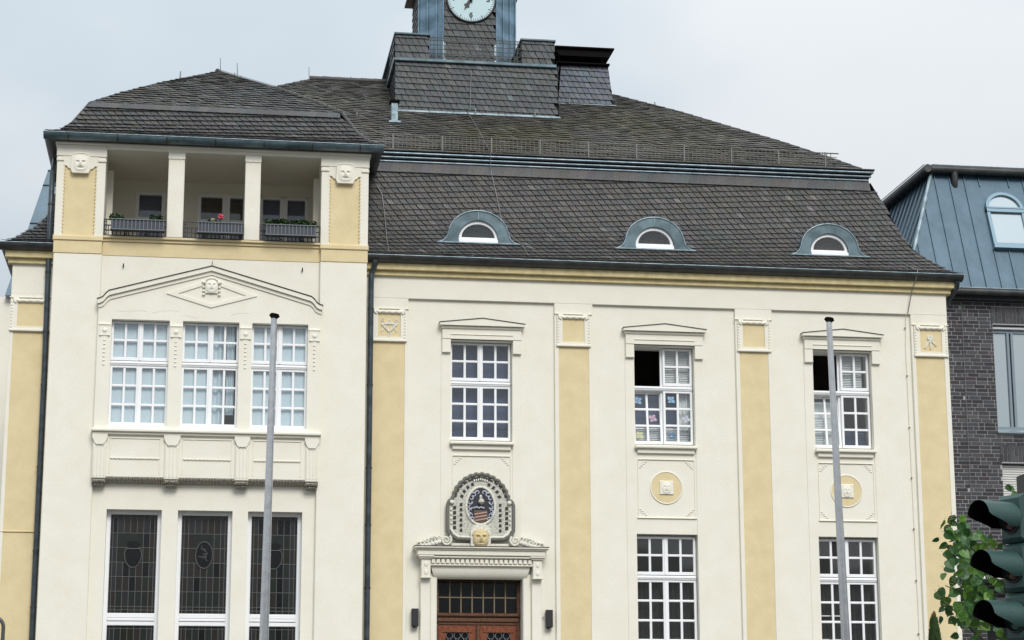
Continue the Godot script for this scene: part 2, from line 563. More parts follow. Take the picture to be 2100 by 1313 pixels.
func hall_walls() -> void:
	var open := []
	for k in 3:
		open.append([WIN_X + BAY * k, 7.765, WIN_X + 1.163 + BAY * k, 9.668])
	for k in [1, 2]:
		open.append([WIN_X - 0.028 + BAY * k, 2.4, WIN_X + 1.168 + BAY * k, 6.083])
	open.append([4.33, 0.9, 5.918, 5.2])
	var g := Geo.new()
	wall(g, 2.5, 0.0, 14.32, 11.15, 0.0, -0.45, open)
	wall(g, -3.53, 0.0, -2.3, 11.15, 0.0, -0.45, [])
	g.box(13.9, 0, -11.1, 14.32, 11.15, -0.45)
	g.box(-3.53, 0, -11.1, -3.1, 11.15, -0.45)
	g.box(-3.1, 0, -11.1, 13.9, 11.15, -10.7)
	# the frieze under the cornice stands proud of the window bays
	g.cbox(2.9, 10.44, 0, 14.32, 10.9, 0.06, 0.006)
	g.cbox(-3.53, 10.3, 0, -2.7, 10.9, 0.06, 0.006)
	part(hall, "wall", g, M.cream_plaster)
	# projecting left bay: two corner piers and the recessed field between them
	g = Geo.new()
	open = []
	for q in HALL_WINDOWS:
		open.append([q[0], 2.4, q[1], 6.338])
	for q in BAY_WINDOWS:
		open.append([q[0] - 0.04, 7.7, q[1] + 0.04, 9.85])
	wall(g, -1.91, 0.0, 2.07, 11.0, 0.36, 0.0, open)
	g.cbox(-2.78, 0, -0.2, -1.91, 11.0, 0.45, 0.012)
	g.cbox(2.07, 0, -0.2, 2.94, 11.0, 0.45, 0.012)
	part(hall, "projecting_wall", g, M.cream_plaster)
	# rooms behind the windows
	g = Geo.new()
	g.box(-3.1, 0.0, -4.2, 13.9, 11.1, -4.05)
	g.box(-3.1, 6.95, -4.05, 13.9, 7.2, -0.45)
	g.box(-3.1, 10.62, -4.05, 13.9, 10.8, -0.45)
	g.box(2.0, 0, -4.05, 2.3, 11.0, -0.45)
	g.box(6.8, 7.2, -4.05, 6.95, 10.6, -0.45)
	g.box(10.3, 7.2, -4.05, 10.45, 10.6, -0.45)
	part(hall, "room_walls", g, M.room_plaster)
	# plinth, out of the picture below
	g = Geo.new()
	g.cbox(2.96, 0, 0, 4.3, 1.2, 0.12, 0.03)
	g.cbox(5.95, 0, 0, 14.4, 1.2, 0.12, 0.03)
	g.cbox(-2.84, 0, 0.3, 2.96, 1.2, 0.53, 0.03)
	part(hall, "plinth", g, M.weathered_stone)
	for k in 5:
		var st := Geo.new()
		st.cbox(3.7, k * 0.18, 0.0, 6.5, k * 0.18 + 0.18, 2.0 - k * 0.34, 0.015)
		part(hall, "entrance_step", st, M.granite_kerb)


func hall_pilasters() -> void:
	# right wing: four pilasters with yellow fields, and the single one of the left wing
	for k in 5:
		var x0: float = [2.98, 6.54, 10.06, 13.578, -3.53][k]
		var x1: float = [3.76, 7.276, 10.79, 14.32, -2.75][k]
		var pil := bunch(hall, "pilaster")
		var yl: float = [3.06, 6.619, 10.135, 13.652, -3.462][k]
		var yr: float = [3.697, 7.197, 10.697, 14.226, -2.75][k]
		var g := Geo.new()
		g.cbox(x0, 1.2, 0, yl, 9.61, 0.062, 0.006)
		if yr < x1 - 0.02:
			g.cbox(yr, 1.2, 0, x1, 9.61, 0.062, 0.006)
		# shaft shoulder beside the capital and up to the frieze
		g.cbox(x0, 9.61, 0, x1, 10.44, 0.058, 0.006)
		part(pil, "edge_strip", g, M.cream_plaster)
		g = Geo.new()
		g.cbox(yl, 1.2, 0, yr, 9.6, 0.048, 0.0)
		part(pil, "yellow_field", g, M.yellow_plaster)
		# capital: a framed square with a rolled top, beads down both flanks
		var sl: float = [3.187, 6.69, 10.2, 13.745, -3.4][k]
		var sr: float = [3.615, 7.112, 10.633, 14.186, -2.94][k]
		var cl: float = [3.0, 6.585, 10.10, 13.63, -3.53][k]
		var cr: float = [3.72, 7.225, 10.745, 14.30, -2.76][k]
		g = Geo.new()
		wall(g, cl, 9.61, cr, 10.2, 0.088, 0.05, [[sl, 9.69, sr, 10.135]])
		g.cbox(cl - 0.012, 9.6, 0.05, cr + 0.012, 9.645, 0.104, 0.008)
		var roll := []
		for i in 9:
			roll.append(Vector3(lerpf(sl - 0.03, sr + 0.03, i / 8.0), 10.175 - 0.012 * (i % 2), 0.086))
		g.tube(roll, 0.032, 0.032, 8)
		# the small curled consoles at the upper corners
		for e in [[sl - 0.02, -1.0], [sr + 0.02, 1.0]]:
			var c := []
			for i in 6:
				var a := i / 5.0 * PI / 2
				c.append(Vector3(e[0] + e[1] * 0.06 * sin(a), 10.13 + 0.10 * (1 - cos(a)), 0.1))
			g.tube(c, 0.016, 0.012, 6)
			g.cbox(minf(e[0] + e[1] * 0.05, e[0] + e[1] * 0.13), 10.225, 0.05, maxf(e[0] + e[1] * 0.05, e[0] + e[1] * 0.13), 10.245, 0.085, 0.004)
		g.cbox(sl + 0.02, 10.225, 0.05, sr - 0.02, 10.24, 0.09, 0.004)
		for i in 9:
			for x in [cl + 0.025, cr - 0.025]:
				if (x < 3.1 and k == 0) or (k == 4 and x > -3.0):
					continue
				g.ball(Vector3(x, 9.68 + i * 0.058, 0.088), Vector3(0.02, 0.026, 0.012), 6)
		part(pil, "capital", g, M.cream_plaster)
		g = Geo.new()
		g.box(sl, 9.69, 0.055, sr, 10.135, 0.066)
		part(pil, "capital_field", g, M.yellow_plaster)
		if k == 0:
			builder_emblem(pil, (sl + sr) / 2, 9.9)
		if k == 3:
			compass_emblem(pil, (sl + sr) / 2 - 0.01, 9.9)
		if k == 4:
			g = Geo.new()
			g.cbox(-3.535, 5.94, 0.04, -2.75, 5.955, 0.07, 0.004)
			part(pil, "string_line", g, M.yellow_plaster)


func bar2(g: Geo, ax: float, ay: float, bx: float, by: float, w: float, z0: float, z1: float) -> void:
	var d := Vector2(bx - ax, by - ay).normalized().orthogonal() * w * 0.5
	g.prism(V2([ax + d.x, ay + d.y, bx + d.x, by + d.y, bx - d.x, by - d.y, ax - d.x, ay - d.y]), z0, z1)


func letter(parent: Node3D, called: String, text: String, at: Vector3, size: float, depth: float, m: Material, turn := 0.0) -> void:
	var t := TextMesh.new()
	t.font = font
	t.text = text
	t.font_size = 32
	t.pixel_size = size / 24.0
	t.depth = depth
	var o := MeshInstance3D.new()
	o.name = called
	o.mesh = t
	o.material_override = m
	o.transform = Transform3D(Basis(Vector3.BACK, turn), at - parent.global_position)
	parent.add_child(o, true)


func builder_emblem(parent: Node3D, x: float, y: float) -> void:
	var g := Geo.new()
	bar2(g, x - 0.15, y + 0.045, x + 0.15, y + 0.045, 0.035, 0.066, 0.084)
	bar2(g, x - 0.145, y + 0.04, x, y - 0.11, 0.032, 0.066, 0.086)
	bar2(g, x + 0.145, y + 0.04, x, y - 0.11, 0.032, 0.066, 0.085)
	bar2(g, x, y + 0.13, x - 0.14, y - 0.11, 0.016, 0.066, 0.079)
	bar2(g, x, y + 0.13, x + 0.14, y - 0.11, 0.016, 0.066, 0.078)
	bar2(g, x - 0.03, y + 0.08, x + 0.03, y + 0.08, 0.02, 0.066, 0.077)
	part(parent, "square_and_compasses", g, M.cream_stone)
	letter(parent, "letter", "G", Vector3(x - 0.125, y + 0.115, 0.07), 0.075, 0.02, M.cream_stone)
	letter(parent, "letter", "B", Vector3(x + 0.125, y + 0.11, 0.07), 0.075, 0.02, M.cream_stone)
	letter(parent, "letter", "D", Vector3(x, y - 0.17, 0.07), 0.075, 0.02, M.cream_stone)


func compass_emblem(parent: Node3D, x: float, y: float) -> void:
	var g := Geo.new()
	bar2(g, x + 0.01, y + 0.06, x - 0.12, y - 0.13, 0.026, 0.066, 0.086)
	bar2(g, x - 0.01, y + 0.06, x + 0.12, y - 0.08, 0.026, 0.066, 0.085)
	bar2(g, x, y + 0.06, x, y - 0.15, 0.026, 0.066, 0.088)
	g.prism(V2([x - 0.06, y + 0.05, x - 0.06, y + 0.10, x - 0.03, y + 0.125, x + 0.03, y + 0.125, x + 0.06, y + 0.10, x + 0.06, y + 0.05, x + 0.03, y + 0.03, x - 0.03, y + 0.03]), 0.066, 0.09)
	part(parent, "compass_sign", g, M.cream_stone)


# ---------------------------------------------------------------- windows
func sash(win: Node3D, x0: float, y0: float, x1: float, y1: float, z: float, cols: int, rows: int, pane: Material, xf := Transform3D.IDENTITY, skip_panes := false, stile := 0.045, bottom := 0.06) -> void:
	var g := Geo.new()
	var gx0 := x0 + stile; var gx1 := x1 - stile; var gy0 := y0 + bottom; var gy1 := y1 - 0.034
	g.cbox(x0, y0, z - 0.05, gx0, y1, z, 0.006)
	g.cbox(gx1, y0, z - 0.05, x1, y1, z, 0.006)
	g.cbox(gx0, y0, z - 0.05, gx1, gy0, z - 0.001, 0.006)
	g.cbox(gx0, gy1, z - 0.05, gx1, y1, z - 0.001, 0.006)
	var bar := 0.044
	var pw := (gx1 - gx0 - bar * (cols - 1)) / cols
	var ph := (gy1 - gy0 - bar * (rows - 1)) / rows
	for i in range(1, cols):
		var x := gx0 + i * pw + (i - 1) * bar
		g.cbox(x, gy0, z - 0.035, x + bar, gy1, z - 0.008, 0.008)
	for j in range(1, rows):
		var y := gy0 + j * ph + (j - 1) * bar
		g.cbox(gx0, y, z - 0.035, gx1, y + bar, z - 0.01, 0.008)
	for i in range(0, v_count(g)):
		g.v[i] = xf * g.v[i]
		g.n[i] = xf.basis * g.n[i]
	part(win, "sash", g, M.white_paint)
	if skip_panes:
		return
	for j in rows:
		for i in cols:
			var c := Vector3(gx0 + i * (pw + bar) + pw / 2, gy0 + j * (ph + bar) + ph / 2, z - 0.03)
			var warp := Transform3D(Basis.from_euler(Vector3(rng.randf_range(-0.006, 0.006), rng.randf_range(-0.006, 0.006), 0)), c)
			block(win, "pane", Vector3.ZERO, Vector3(pw + 0.01, ph + 0.01, 0.006), pane, xf * warp)


func v_count(g: Geo) -> int:
	return g.v.size()


func casement(called: String, x0: float, x1: float, y0: float, yt: float, y1: float, z: float, rows_low: int, opts := {}) -> Node3D:
	var win := bunch(hall, called)
	var mid := (x0 + x1) / 2
	var g := Geo.new()
	# fixed frame, transom and the strip over the meeting stiles
	g.box(x0 - 0.03, y0 - 0.03, z - 0.1, x0 + 0.012, y1 + 0.02, z - 0.052)
	g.box(x1 - 0.012, y0 - 0.03, z - 0.1, x1 + 0.03, y1 + 0.02, z - 0.052)
	g.box(x0 + 0.012, y1 - 0.012, z - 0.1, x1 - 0.012, y1 + 0.02, z - 0.053)
	g.box(x0 + 0.012, y0 - 0.03, z - 0.1, x1 - 0.012, y0 + 0.012, z - 0.053)
	g.box(x0 + 0.012, yt - 0.06, z - 0.1, x1 - 0.012, yt + 0.05, z - 0.054)
	g.box(mid - 0.035, y0, z - 0.101, mid + 0.035, y1, z - 0.055)
	part(win, "frame", g, M.white_paint)
	g = Geo.new()
	g.cbox(x0, yt - 0.04, z - 0.05, x1, yt + 0.043, z + 0.012, 0.016)
	g.cbox(x0, yt - 0.012, z - 0.05, x1, yt + 0.032, z + 0.026, 0.012)
	part(win, "transom", g, M.white_paint)
	var up0 := yt + 0.055
	var lo1 := yt - 0.046
	var gl: Material = opts.get("glass", M.window_glass)
	if opts.get("open", false):
		# the upper left sash stands open into the room
		var hinge := Transform3D(Basis(Vector3.UP, deg_to_rad(82)), Vector3(x0, 0, z)) * Transform3D(Basis.IDENTITY, Vector3(-x0, 0, -z))
		sash(win, x0, up0, mid - 0.006, y1, z, 2, 2, gl, hinge)
	else:
		sash(win, x0, up0, mid - 0.006, y1, z, 2, 2, gl)
	sash(win, mid + 0.006, up0, x1, y1, z, 2, 2, gl)
	if opts.get("tilt", false):
		var lean := Transform3D(Basis(Vector3.RIGHT, deg_to_rad(-6.5)), Vector3(0, y0, z)) * Transform3D(Basis.IDENTITY, Vector3(0, -y0, -z))
		sash(win, x0, y0, mid - 0.006, lo1, z, 2, rows_low, gl, lean)
	else:
		sash(win, x0, y0, mid - 0.006, lo1, z, 2, rows_low, gl)
	sash(win, mid + 0.006, y0, x1, lo1, z, 2, rows_low, gl)
	if not opts.get("open", false):
		g = Geo.new()
		g.cbox(mid - 0.022, up0 + 0.004, z, mid + 0.022, y1 - 0.004, z + 0.014, 0.005)
		g.cbox(mid - 0.022, y0 + 0.004, z, mid + 0.022, lo1 - 0.004, z + 0.014, 0.005)
		part(win, "meeting_strip", g, M.white_paint)
	return win


# a hanging curtain or blind behind the panes
func drape(win: Node3D, called: String, x0: float, y0: float, x1: float, y1: float, z: float, m: Material, folds := 0, depth := 0.02) -> void:
	var g := Geo.new()
	var k := maxi(folds * 6, 1)
	for i in k:
		var a := lerpf(x0, x1, float(i) / k); var b := lerpf(x0, x1, (i + 1.0) / k)
		var za := z + depth * sin(i * TAU / 6.0 + 0.4 * sin(i * 0.7)); var zb := z + depth * sin((i + 1) * TAU / 6.0 + 0.4 * sin((i + 1) * 0.7))
		g.quad(Vector3(a, y0, za), Vector3(b, y0, zb), Vector3(b, y1, zb), Vector3(a, y1, za))
		g.quad(Vector3(b, y0, zb - 0.004), Vector3(a, y0, za - 0.004), Vector3(a, y1, za - 0.004), Vector3(b, y1, zb - 0.004))
	part(win, called, g, m)


func slat_blind(win: Node3D, x0: float, y0: float, x1: float, y1: float, z: float, m: Material) -> void:
	var g := Geo.new()
	var y := y0
	while y < y1:
		var j := rng.randf_range(-0.004, 0.004)
		g.quad(Vector3(x0, y, z + 0.014), Vector3(x1, y + j, z + 0.014), Vector3(x1, y + 0.03 + j, z - 0.008), Vector3(x0, y + 0.03, z - 0.008))
		y += 0.034
	part(win, "slat_blind", g, m)


func hall_windows() -> void:
	for k in 3:
		var x := WIN_X + BAY * k
		var win := casement("window", x - 0.006, x + 1.149, 7.80, 8.87, 9.652, -0.115, 3, {"open": k > 0, "tilt": k > 0})
		if k == 0:
			drape(win, "roller_blind", x + 0.02, 7.8, x + 1.13, 9.66, -0.34, M.grey_blind)
			slat_blind(win, x + 0.03, 7.83, x + 1.12, 8.15, -0.30, M.grey_blind)
		if k == 1:
			slat_blind(win, x + 0.6, 8.92, x + 1.12, 9.66, -0.24, M.pale_blind)
			slat_blind(win, x + 0.03, 7.84, x + 1.12, 8.13, -0.30, M.pale_blind)
			drape(win, "side_curtain", x + 0.9, 8.1, x + 1.12, 8.85, -0.27, M.pale_blind, 3)
			drape(win, "roller_blind", x + 0.02, 7.8, x + 1.1, 8.78, -0.42, M.grey_blind)
		if k == 2:
			slat_blind(win, x + 0.6, 8.92, x + 1.04, 9.66, -0.24, M.pale_blind)
			slat_blind(win, x + 0.03, 7.84, x + 0.55, 8.4, -0.30, M.pale_blind)
			slat_blind(win, x + 0.6, 7.84, x + 1.1, 8.12, -0.30, M.grey_blind)
			drape(win, "roller_blind", x + 0.02, 7.8, x + 0.56, 8.74, -0.42, M.pale_blind)
		surround(x, k)
	for k in [1, 2]:
		var x: float = WIN_X - 0.028 + BAY * k
		var win := casement("window", x + 0.01, x + 1.175, 3.72, 5.275, 6.04, -0.115, 4)
		for e in [[0.04, 0.52], [0.63, 1.13]]:
			drape(win, "curtain", x + e[0], 3.7, x + e[1], 5.22, -0.3, M.dark_curtain, 5, 0.025)
		if k == 2:
			slat_blind(win, x + 0.03, 3.74, x + 0.55, 4.18, -0.26, M.pale_blind)
			var rail := Geo.new()
			rail.box(x + 0.03, 4.60, -0.26, x + 0.55, 4.62, -0.24)
			part(win, "curtain_rail", rail, M.white_paint)
		var g := Geo.new()
		g.cbox(x - 0.02, 3.6, 0.0, x + 1.22, 3.68, 0.1, 0.012)
		g.box(x, 3.68, -0.12, x + 1.19, 3.7, 0.09)
		part(hall, "window_sill", g, M.cream_plaster)


func surround(x: float, k: int) -> void:
	var c := x + 0.5815                     # the window axis
	var s := bunch(hall, "window_surround")
	# shallow strips beside the opening, running down the whole bay
	var g := Geo.new()
	var low := 5.9 if k == 0 else 1.2
	g.cbox(c - 0.765, low, 0, c - 0.583, 9.43, 0.012, 0.004)
	g.cbox(c + 0.583, low, 0, c + 0.765, 9.43, 0.012, 0.004)
	part(s, "side_strip", g, M.cream_plaster)
	# lintel with ears, stepped cornice and low gable
	g = Geo.new()
	g.cbox(c - 0.752, 9.69, 0, c + 0.752, 9.885, 0.075, 0.006)
	g.cbox(c - 0.752, 9.43, 0, c - 0.59, 9.684, 0.068, 0.006)
	g.cbox(c + 0.59, 9.43, 0, c + 0.752, 9.684, 0.068, 0.006)
	g.cbox(c - 0.585, 9.668, 0, c + 0.585, 9.69, 0.03, 0.004)
	part(s, "lintel", g, M.cream_plaster)
	g = Geo.new()
	g.box(c - 0.586, 9.69, 0.02, c + 0.586, 9.771, 0.0765)
	part(s, "lintel_field", g, M.cream_plaster)
	g = Geo.new()
	g.cbox(c - 0.586, 9.771, 0.07, c + 0.586, 9.782, 0.092, 0.003)
	g.cbox(c - 0.77, 9.885, 0, c + 0.77, 9.935, 0.105, 0.012)
	g.prism(V2([c - 0.806, 9.94, c + 0.806, 9.94, c + 0.806, 9.985, c, 10.078, c - 0.806, 9.985]), 0, 0.155)
	part(s, "gable_cornice", g, M.cream_plaster)
	g = Geo.new()
	g.prism(V2([c - 0.815, 9.986, c, 10.079, c + 0.815, 9.986, c + 0.815, 9.998, c, 10.092, c - 0.815, 9.998]), 0, 0.168)
	part(s, "flashing", g, M.lead_flashing)
	# sill, apron and the panel under it
	g = Geo.new()
	g.cbox(c - 0.6, 7.69, 0, c + 0.6, 7.745, 0.115, 0.012)
	g.quad(Vector3(c - 0.575, 7.745, 0.1), Vector3(c + 0.575, 7.745, 0.1), Vector3(c + 0.575, 7.79, -0.13), Vector3(c - 0.575, 7.79, -0.13))
	g.cbox(c - 0.548, 7.6, 0, c + 0.548, 7.69, 0.055, 0.008)
	part(s, "sill", g, M.cream_plaster)
	g = Geo.new()
	g.cbox(c - 0.535, 7.478, 0, c + 0.535, 7.494, 0.024, 0.006)
	for e in [[-1, 7.478, 1], [1, 7.478, 1]]:
		corner(g, c + e[0] * 0.5, 7.44, -e[0], -1.0)
	if k > 0:
		g.cbox(c - 0.565, 6.372, 0, c + 0.575, 6.39, 0.028, 0.006)
		g.cbox(c - 0.548, 6.39, 0, c - 0.54, 7.478, 0.016, 0.003)
		g.cbox(c + 0.54, 6.39, 0, c + 0.548, 7.478, 0.016, 0.003)
		for e in [-1, 1]:
			corner(g, c + e * 0.5, 6.44, -e, 1.0)
	else:
		g.cbox(c - 0.548, 6.6, 0, c - 0.54, 7.478, 0.016, 0.003)
		g.cbox(c + 0.54, 6.6, 0, c + 0.548, 7.478, 0.016, 0.003)
	part(s, "panel_moulding", g, M.cream_plaster)
	if k > 0:
		medallion(s, c + 0.004 - 0.005, 6.955)


# little stepped corner ornament of a panel
func corner(g: Geo, x: float, y: float, dx: float, dy: float) -> void:
	for i in 4:
		g.ball(Vector3(x + dx * i * 0.035, y + dy * (3 - i) * 0.035, 0.004), Vector3(0.024, 0.018, 0.011), 6)
	for i in 3:
		g.ball(Vector3(x + dx * i * 0.03, y + dy * (2 - i) * 0.03, 0.0), Vector3(0.018, 0.018, 0.007), 6)


func face_height(u: float, w: float, mouth: float) -> float:
	var au := absf(u)
	var h := 0.62 * sqrt(maxf(0.0, 1.0 - u * u * 0.95 - w * w * 0.85))
	h -= 0.34 * exp(-(pow(au - 0.36, 2) / 0.028 + pow(w - 0.16, 2) / 0.012))
	h += 0.16 * exp(-(pow(au - 0.38, 2) / 0.07 + pow(w - 0.36, 2) / 0.010))
	h += 0.34 * exp(-(u * u / 0.014 + pow(w + 0.0, 2) / 0.07))
	h += 0.10 * exp(-(pow(au - 0.14, 2) / 0.008 + pow(w + 0.2, 2) / 0.006))
	h -= mouth * exp(-(u * u / 0.09 + pow(w + 0.53, 2) / 0.012))
	h += 0.12 * exp(-(u * u / 0.12 + pow(w + 0.40, 2) / 0.006)) + 0.12 * exp(-(u * u / 0.09 + pow(w + 0.66, 2) / 0.006))
	return h


func medallion(s: Node3D, x: float, y: float) -> void:
	var g := Geo.new()
	var p := PackedVector2Array()
	for i in 40:
		p.append(Vector2(x + 0.3 * cos(i * TAU / 40), y + 0.3 * sin(i * TAU / 40)))
	g.prism(p, 0.0, 0.010)
	part(s, "yellow_disc", g, M.yellow_plaster)
	g = Geo.new()
	var ring := []
	for i in 41:
		ring.append(Vector3(x + 0.302 * cos(i * TAU / 40), y + 0.302 * sin(i * TAU / 40), 0.006))
	g.tube(ring, 0.013, 0.013, 6)
	part(s, "rim", g, M.cream_plaster)
	g = Geo.new()
	g.cbox(x - 0.132, y - 0.13, 0.01, x + 0.132, y + 0.13, 0.034, 0.01)
	g.relief(x, y - 0.005, 0.092, 0.115, 0.0345, 22, 26, func(a, b): return 0.038 * maxf(face_height(a, b, 0.35), 0.0) - 0.004)
	part(s, "mask", g, M.cream_plaster)


# ---------------------------------------------------------------- the doorway
func hall_doorway() -> void:
	var d := bunch(hall, "doorway")
	var c := 5.125
	var g := Geo.new()
	# jambs
	g.cbox(4.02, 0.9, 0, 4.2, 5.43, 0.1, 0.01)
	g.cbox(6.075, 0.9, 0, 6.26, 5.43, 0.1, 0.01)
	g.cbox(4.2, 0.9, 0, 4.33, 5.3, 0.05, 0.02)
	g.cbox(5.918, 0.9, 0, 6.075, 5.3, 0.05, 0.02)
	part(d, "jamb", g, M.cream_plaster)
	# hollow lintel, rounded inwards
	g = Geo.new()
	var prof := []
	for i in 9:
		var a := i / 8.0 * PI / 2
		prof.append(Vector2(5.43 - 0.235 * sin(a), 0.13 - 0.15 * (1 - cos(a))))
	for i in 8:
		var p: Vector2 = prof[i]; var q: Vector2 = prof[i + 1]
		g.quad(Vector3(4.22 + i * 0.013, q.x, q.y), Vector3(6.03 - i * 0.013, q.x, q.y), Vector3(6.05 - i * 0.013, p.x, p.y), Vector3(4.2 + i * 0.013, p.x, p.y))
	g.box(4.2, 5.2, -0.3, 6.06, 5.43, -0.03)
	part(d, "lintel", g, M.cream_plaster)
	# consoles
	for x in [4.022, 6.084]:
		g = Geo.new()
		g.cbox(x, 5.21, 0.09, x + 0.172, 5.545, 0.2, 0.012)
		g.cbox(x - 0.012, 5.195, 0.09, x + 0.184, 5.215, 0.215, 0.006)
		for i in 2:
			g.ball(Vector3(x + 0.086, 5.45 - i * 0.15, 0.2), Vector3(0.038, 0.05, 0.014), 10)
		g.cbox(x - 0.03, 5.545, 0.09, x + 0.2, 5.575, 0.235, 0.008)
		g.cbox(x - 0.055, 5.575, 0.09, x + 0.225, 5.605, 0.262, 0.008)
		part(d, "console", g, M.cream_plaster)
	# entablature with its row of dentils
	g = Geo.new()
	g.box(4.194, 5.43, 0.0, 6.084, 5.61, 0.155)
	g.cbox(4.196, 5.425, 0.155, 6.083, 5.45, 0.185, 0.006)
	g.cbox(4.194, 5.56, 0.155, 6.084, 5.6, 0.24, 0.012)
	g.cbox(3.945, 5.605, 0, 6.305, 5.7, 0.27, 0.012)
	g.cbox(3.92, 5.7, 0, 6.33, 5.728, 0.3, 0.01)
	g.cbox(3.884, 5.728, 0, 6.366, 5.765, 0.335, 0.012)
	part(d, "cornice", g, M.cream_plaster)
	g = Geo.new()
	g.box(3.88, 5.765, 0, 6.37, 5.775, 0.342)
	part(d, "flashing", g, M.lead_flashing)
	for i in 21:
		g = Geo.new()
		var x := 4.212 + i * 0.0893
		g.cbox(x, 5.465, 0.155, x + 0.062, 5.545, 0.205, 0.006)
		part(d, "dentil", g, M.cream_plaster)
	# joinery: fanlight over two panelled leaves
	var door := bunch(hall, "door")
	g = Geo.new()
	g.box(4.33, 0.95, -0.36, 4.4, 5.2, -0.26)
	g.cbox(5.85, 0.95, -0.36, 5.93, 5.2, -0.25, 0.01)
	g.box(4.4, 5.175, -0.36, 5.85, 5.2, -0.26)
	part(door, "door_frame", g, M.brown_wood)
	g = Geo.new()
	g.cbox(4.36, 4.53, -0.36, 5.9, 4.6, -0.2, 0.02)
	g.cbox(4.36, 4.43, -0.36, 5.9, 4.53, -0.235, 0.02)
	g.cbox(4.36, 4.385, -0.36, 5.9, 4.43, -0.26, 0.01)
	g.cbox(5.09, 0.95, -0.33, 5.17, 4.385, -0.235, 0.015)
	part(door, "transom_beam", g, M.brown_wood)
	g = Geo.new()
	for i in range(1, 7):
		var x := 4.4 + i * 1.45 / 7
		g.cbox(x - 0.012, 4.6, -0.33, x + 0.012, 5.175, -0.29, 0.006)
	g.cbox(4.4, 4.875, -0.33, 5.85, 4.9, -0.295, 0.005)
	part(door, "glazing_bar", g, M.bar_wood)
	for j in 2:
		for i in 7:
			block(door, "pane", Vector3(4.4 + (i + 0.5) * 1.45 / 7, [4.738, 5.037][j], -0.315), Vector3(0.2, 0.28, 0.006), M.leaded_dark)
	for s in 2:
		var x0 := 4.4 + s * 0.77
		var x1 := x0 + 0.69
		g = Geo.new()
		wall(g, x0, 0.95, x1, 4.38, -0.28, -0.33, [[x0 + 0.13, 2.6, x1 - 0.13, 4.25], [x0 + 0.13, 1.2, x1 - 0.13, 2.3]])
		g.cbox(x0 + 0.13, 1.2, -0.33, x1 - 0.13, 2.3, -0.3, 0.02)
		wall(g, x0 + 0.06, 4.25, x1 - 0.06, 4.34, -0.265, -0.28, [])
		part(door, "door_leaf", g, M.red_wood)
		block(door, "pane", Vector3((x0 + x1) / 2, 3.425, -0.32), Vector3(0.45, 1.66, 0.006), M.leaded_dark)
		g = Geo.new()
		for j in 8:
			for i in 3:
				var at := Vector3(x0 + 0.2 + i * 0.145, 4.19 - j * 0.19, -0.295)
				for m in 2:
					var ring := []
					for a in 13:
						ring.append(at + Vector3(cos(a * TAU / 12), sin(a * TAU / 12), 0) * (0.062 - m * 0.032) + Vector3(0, m * -0.09, 0))
					g.tube(ring, 0.009, 0.009, 5)
		part(door, "door_grille", g, M.planter_slat)


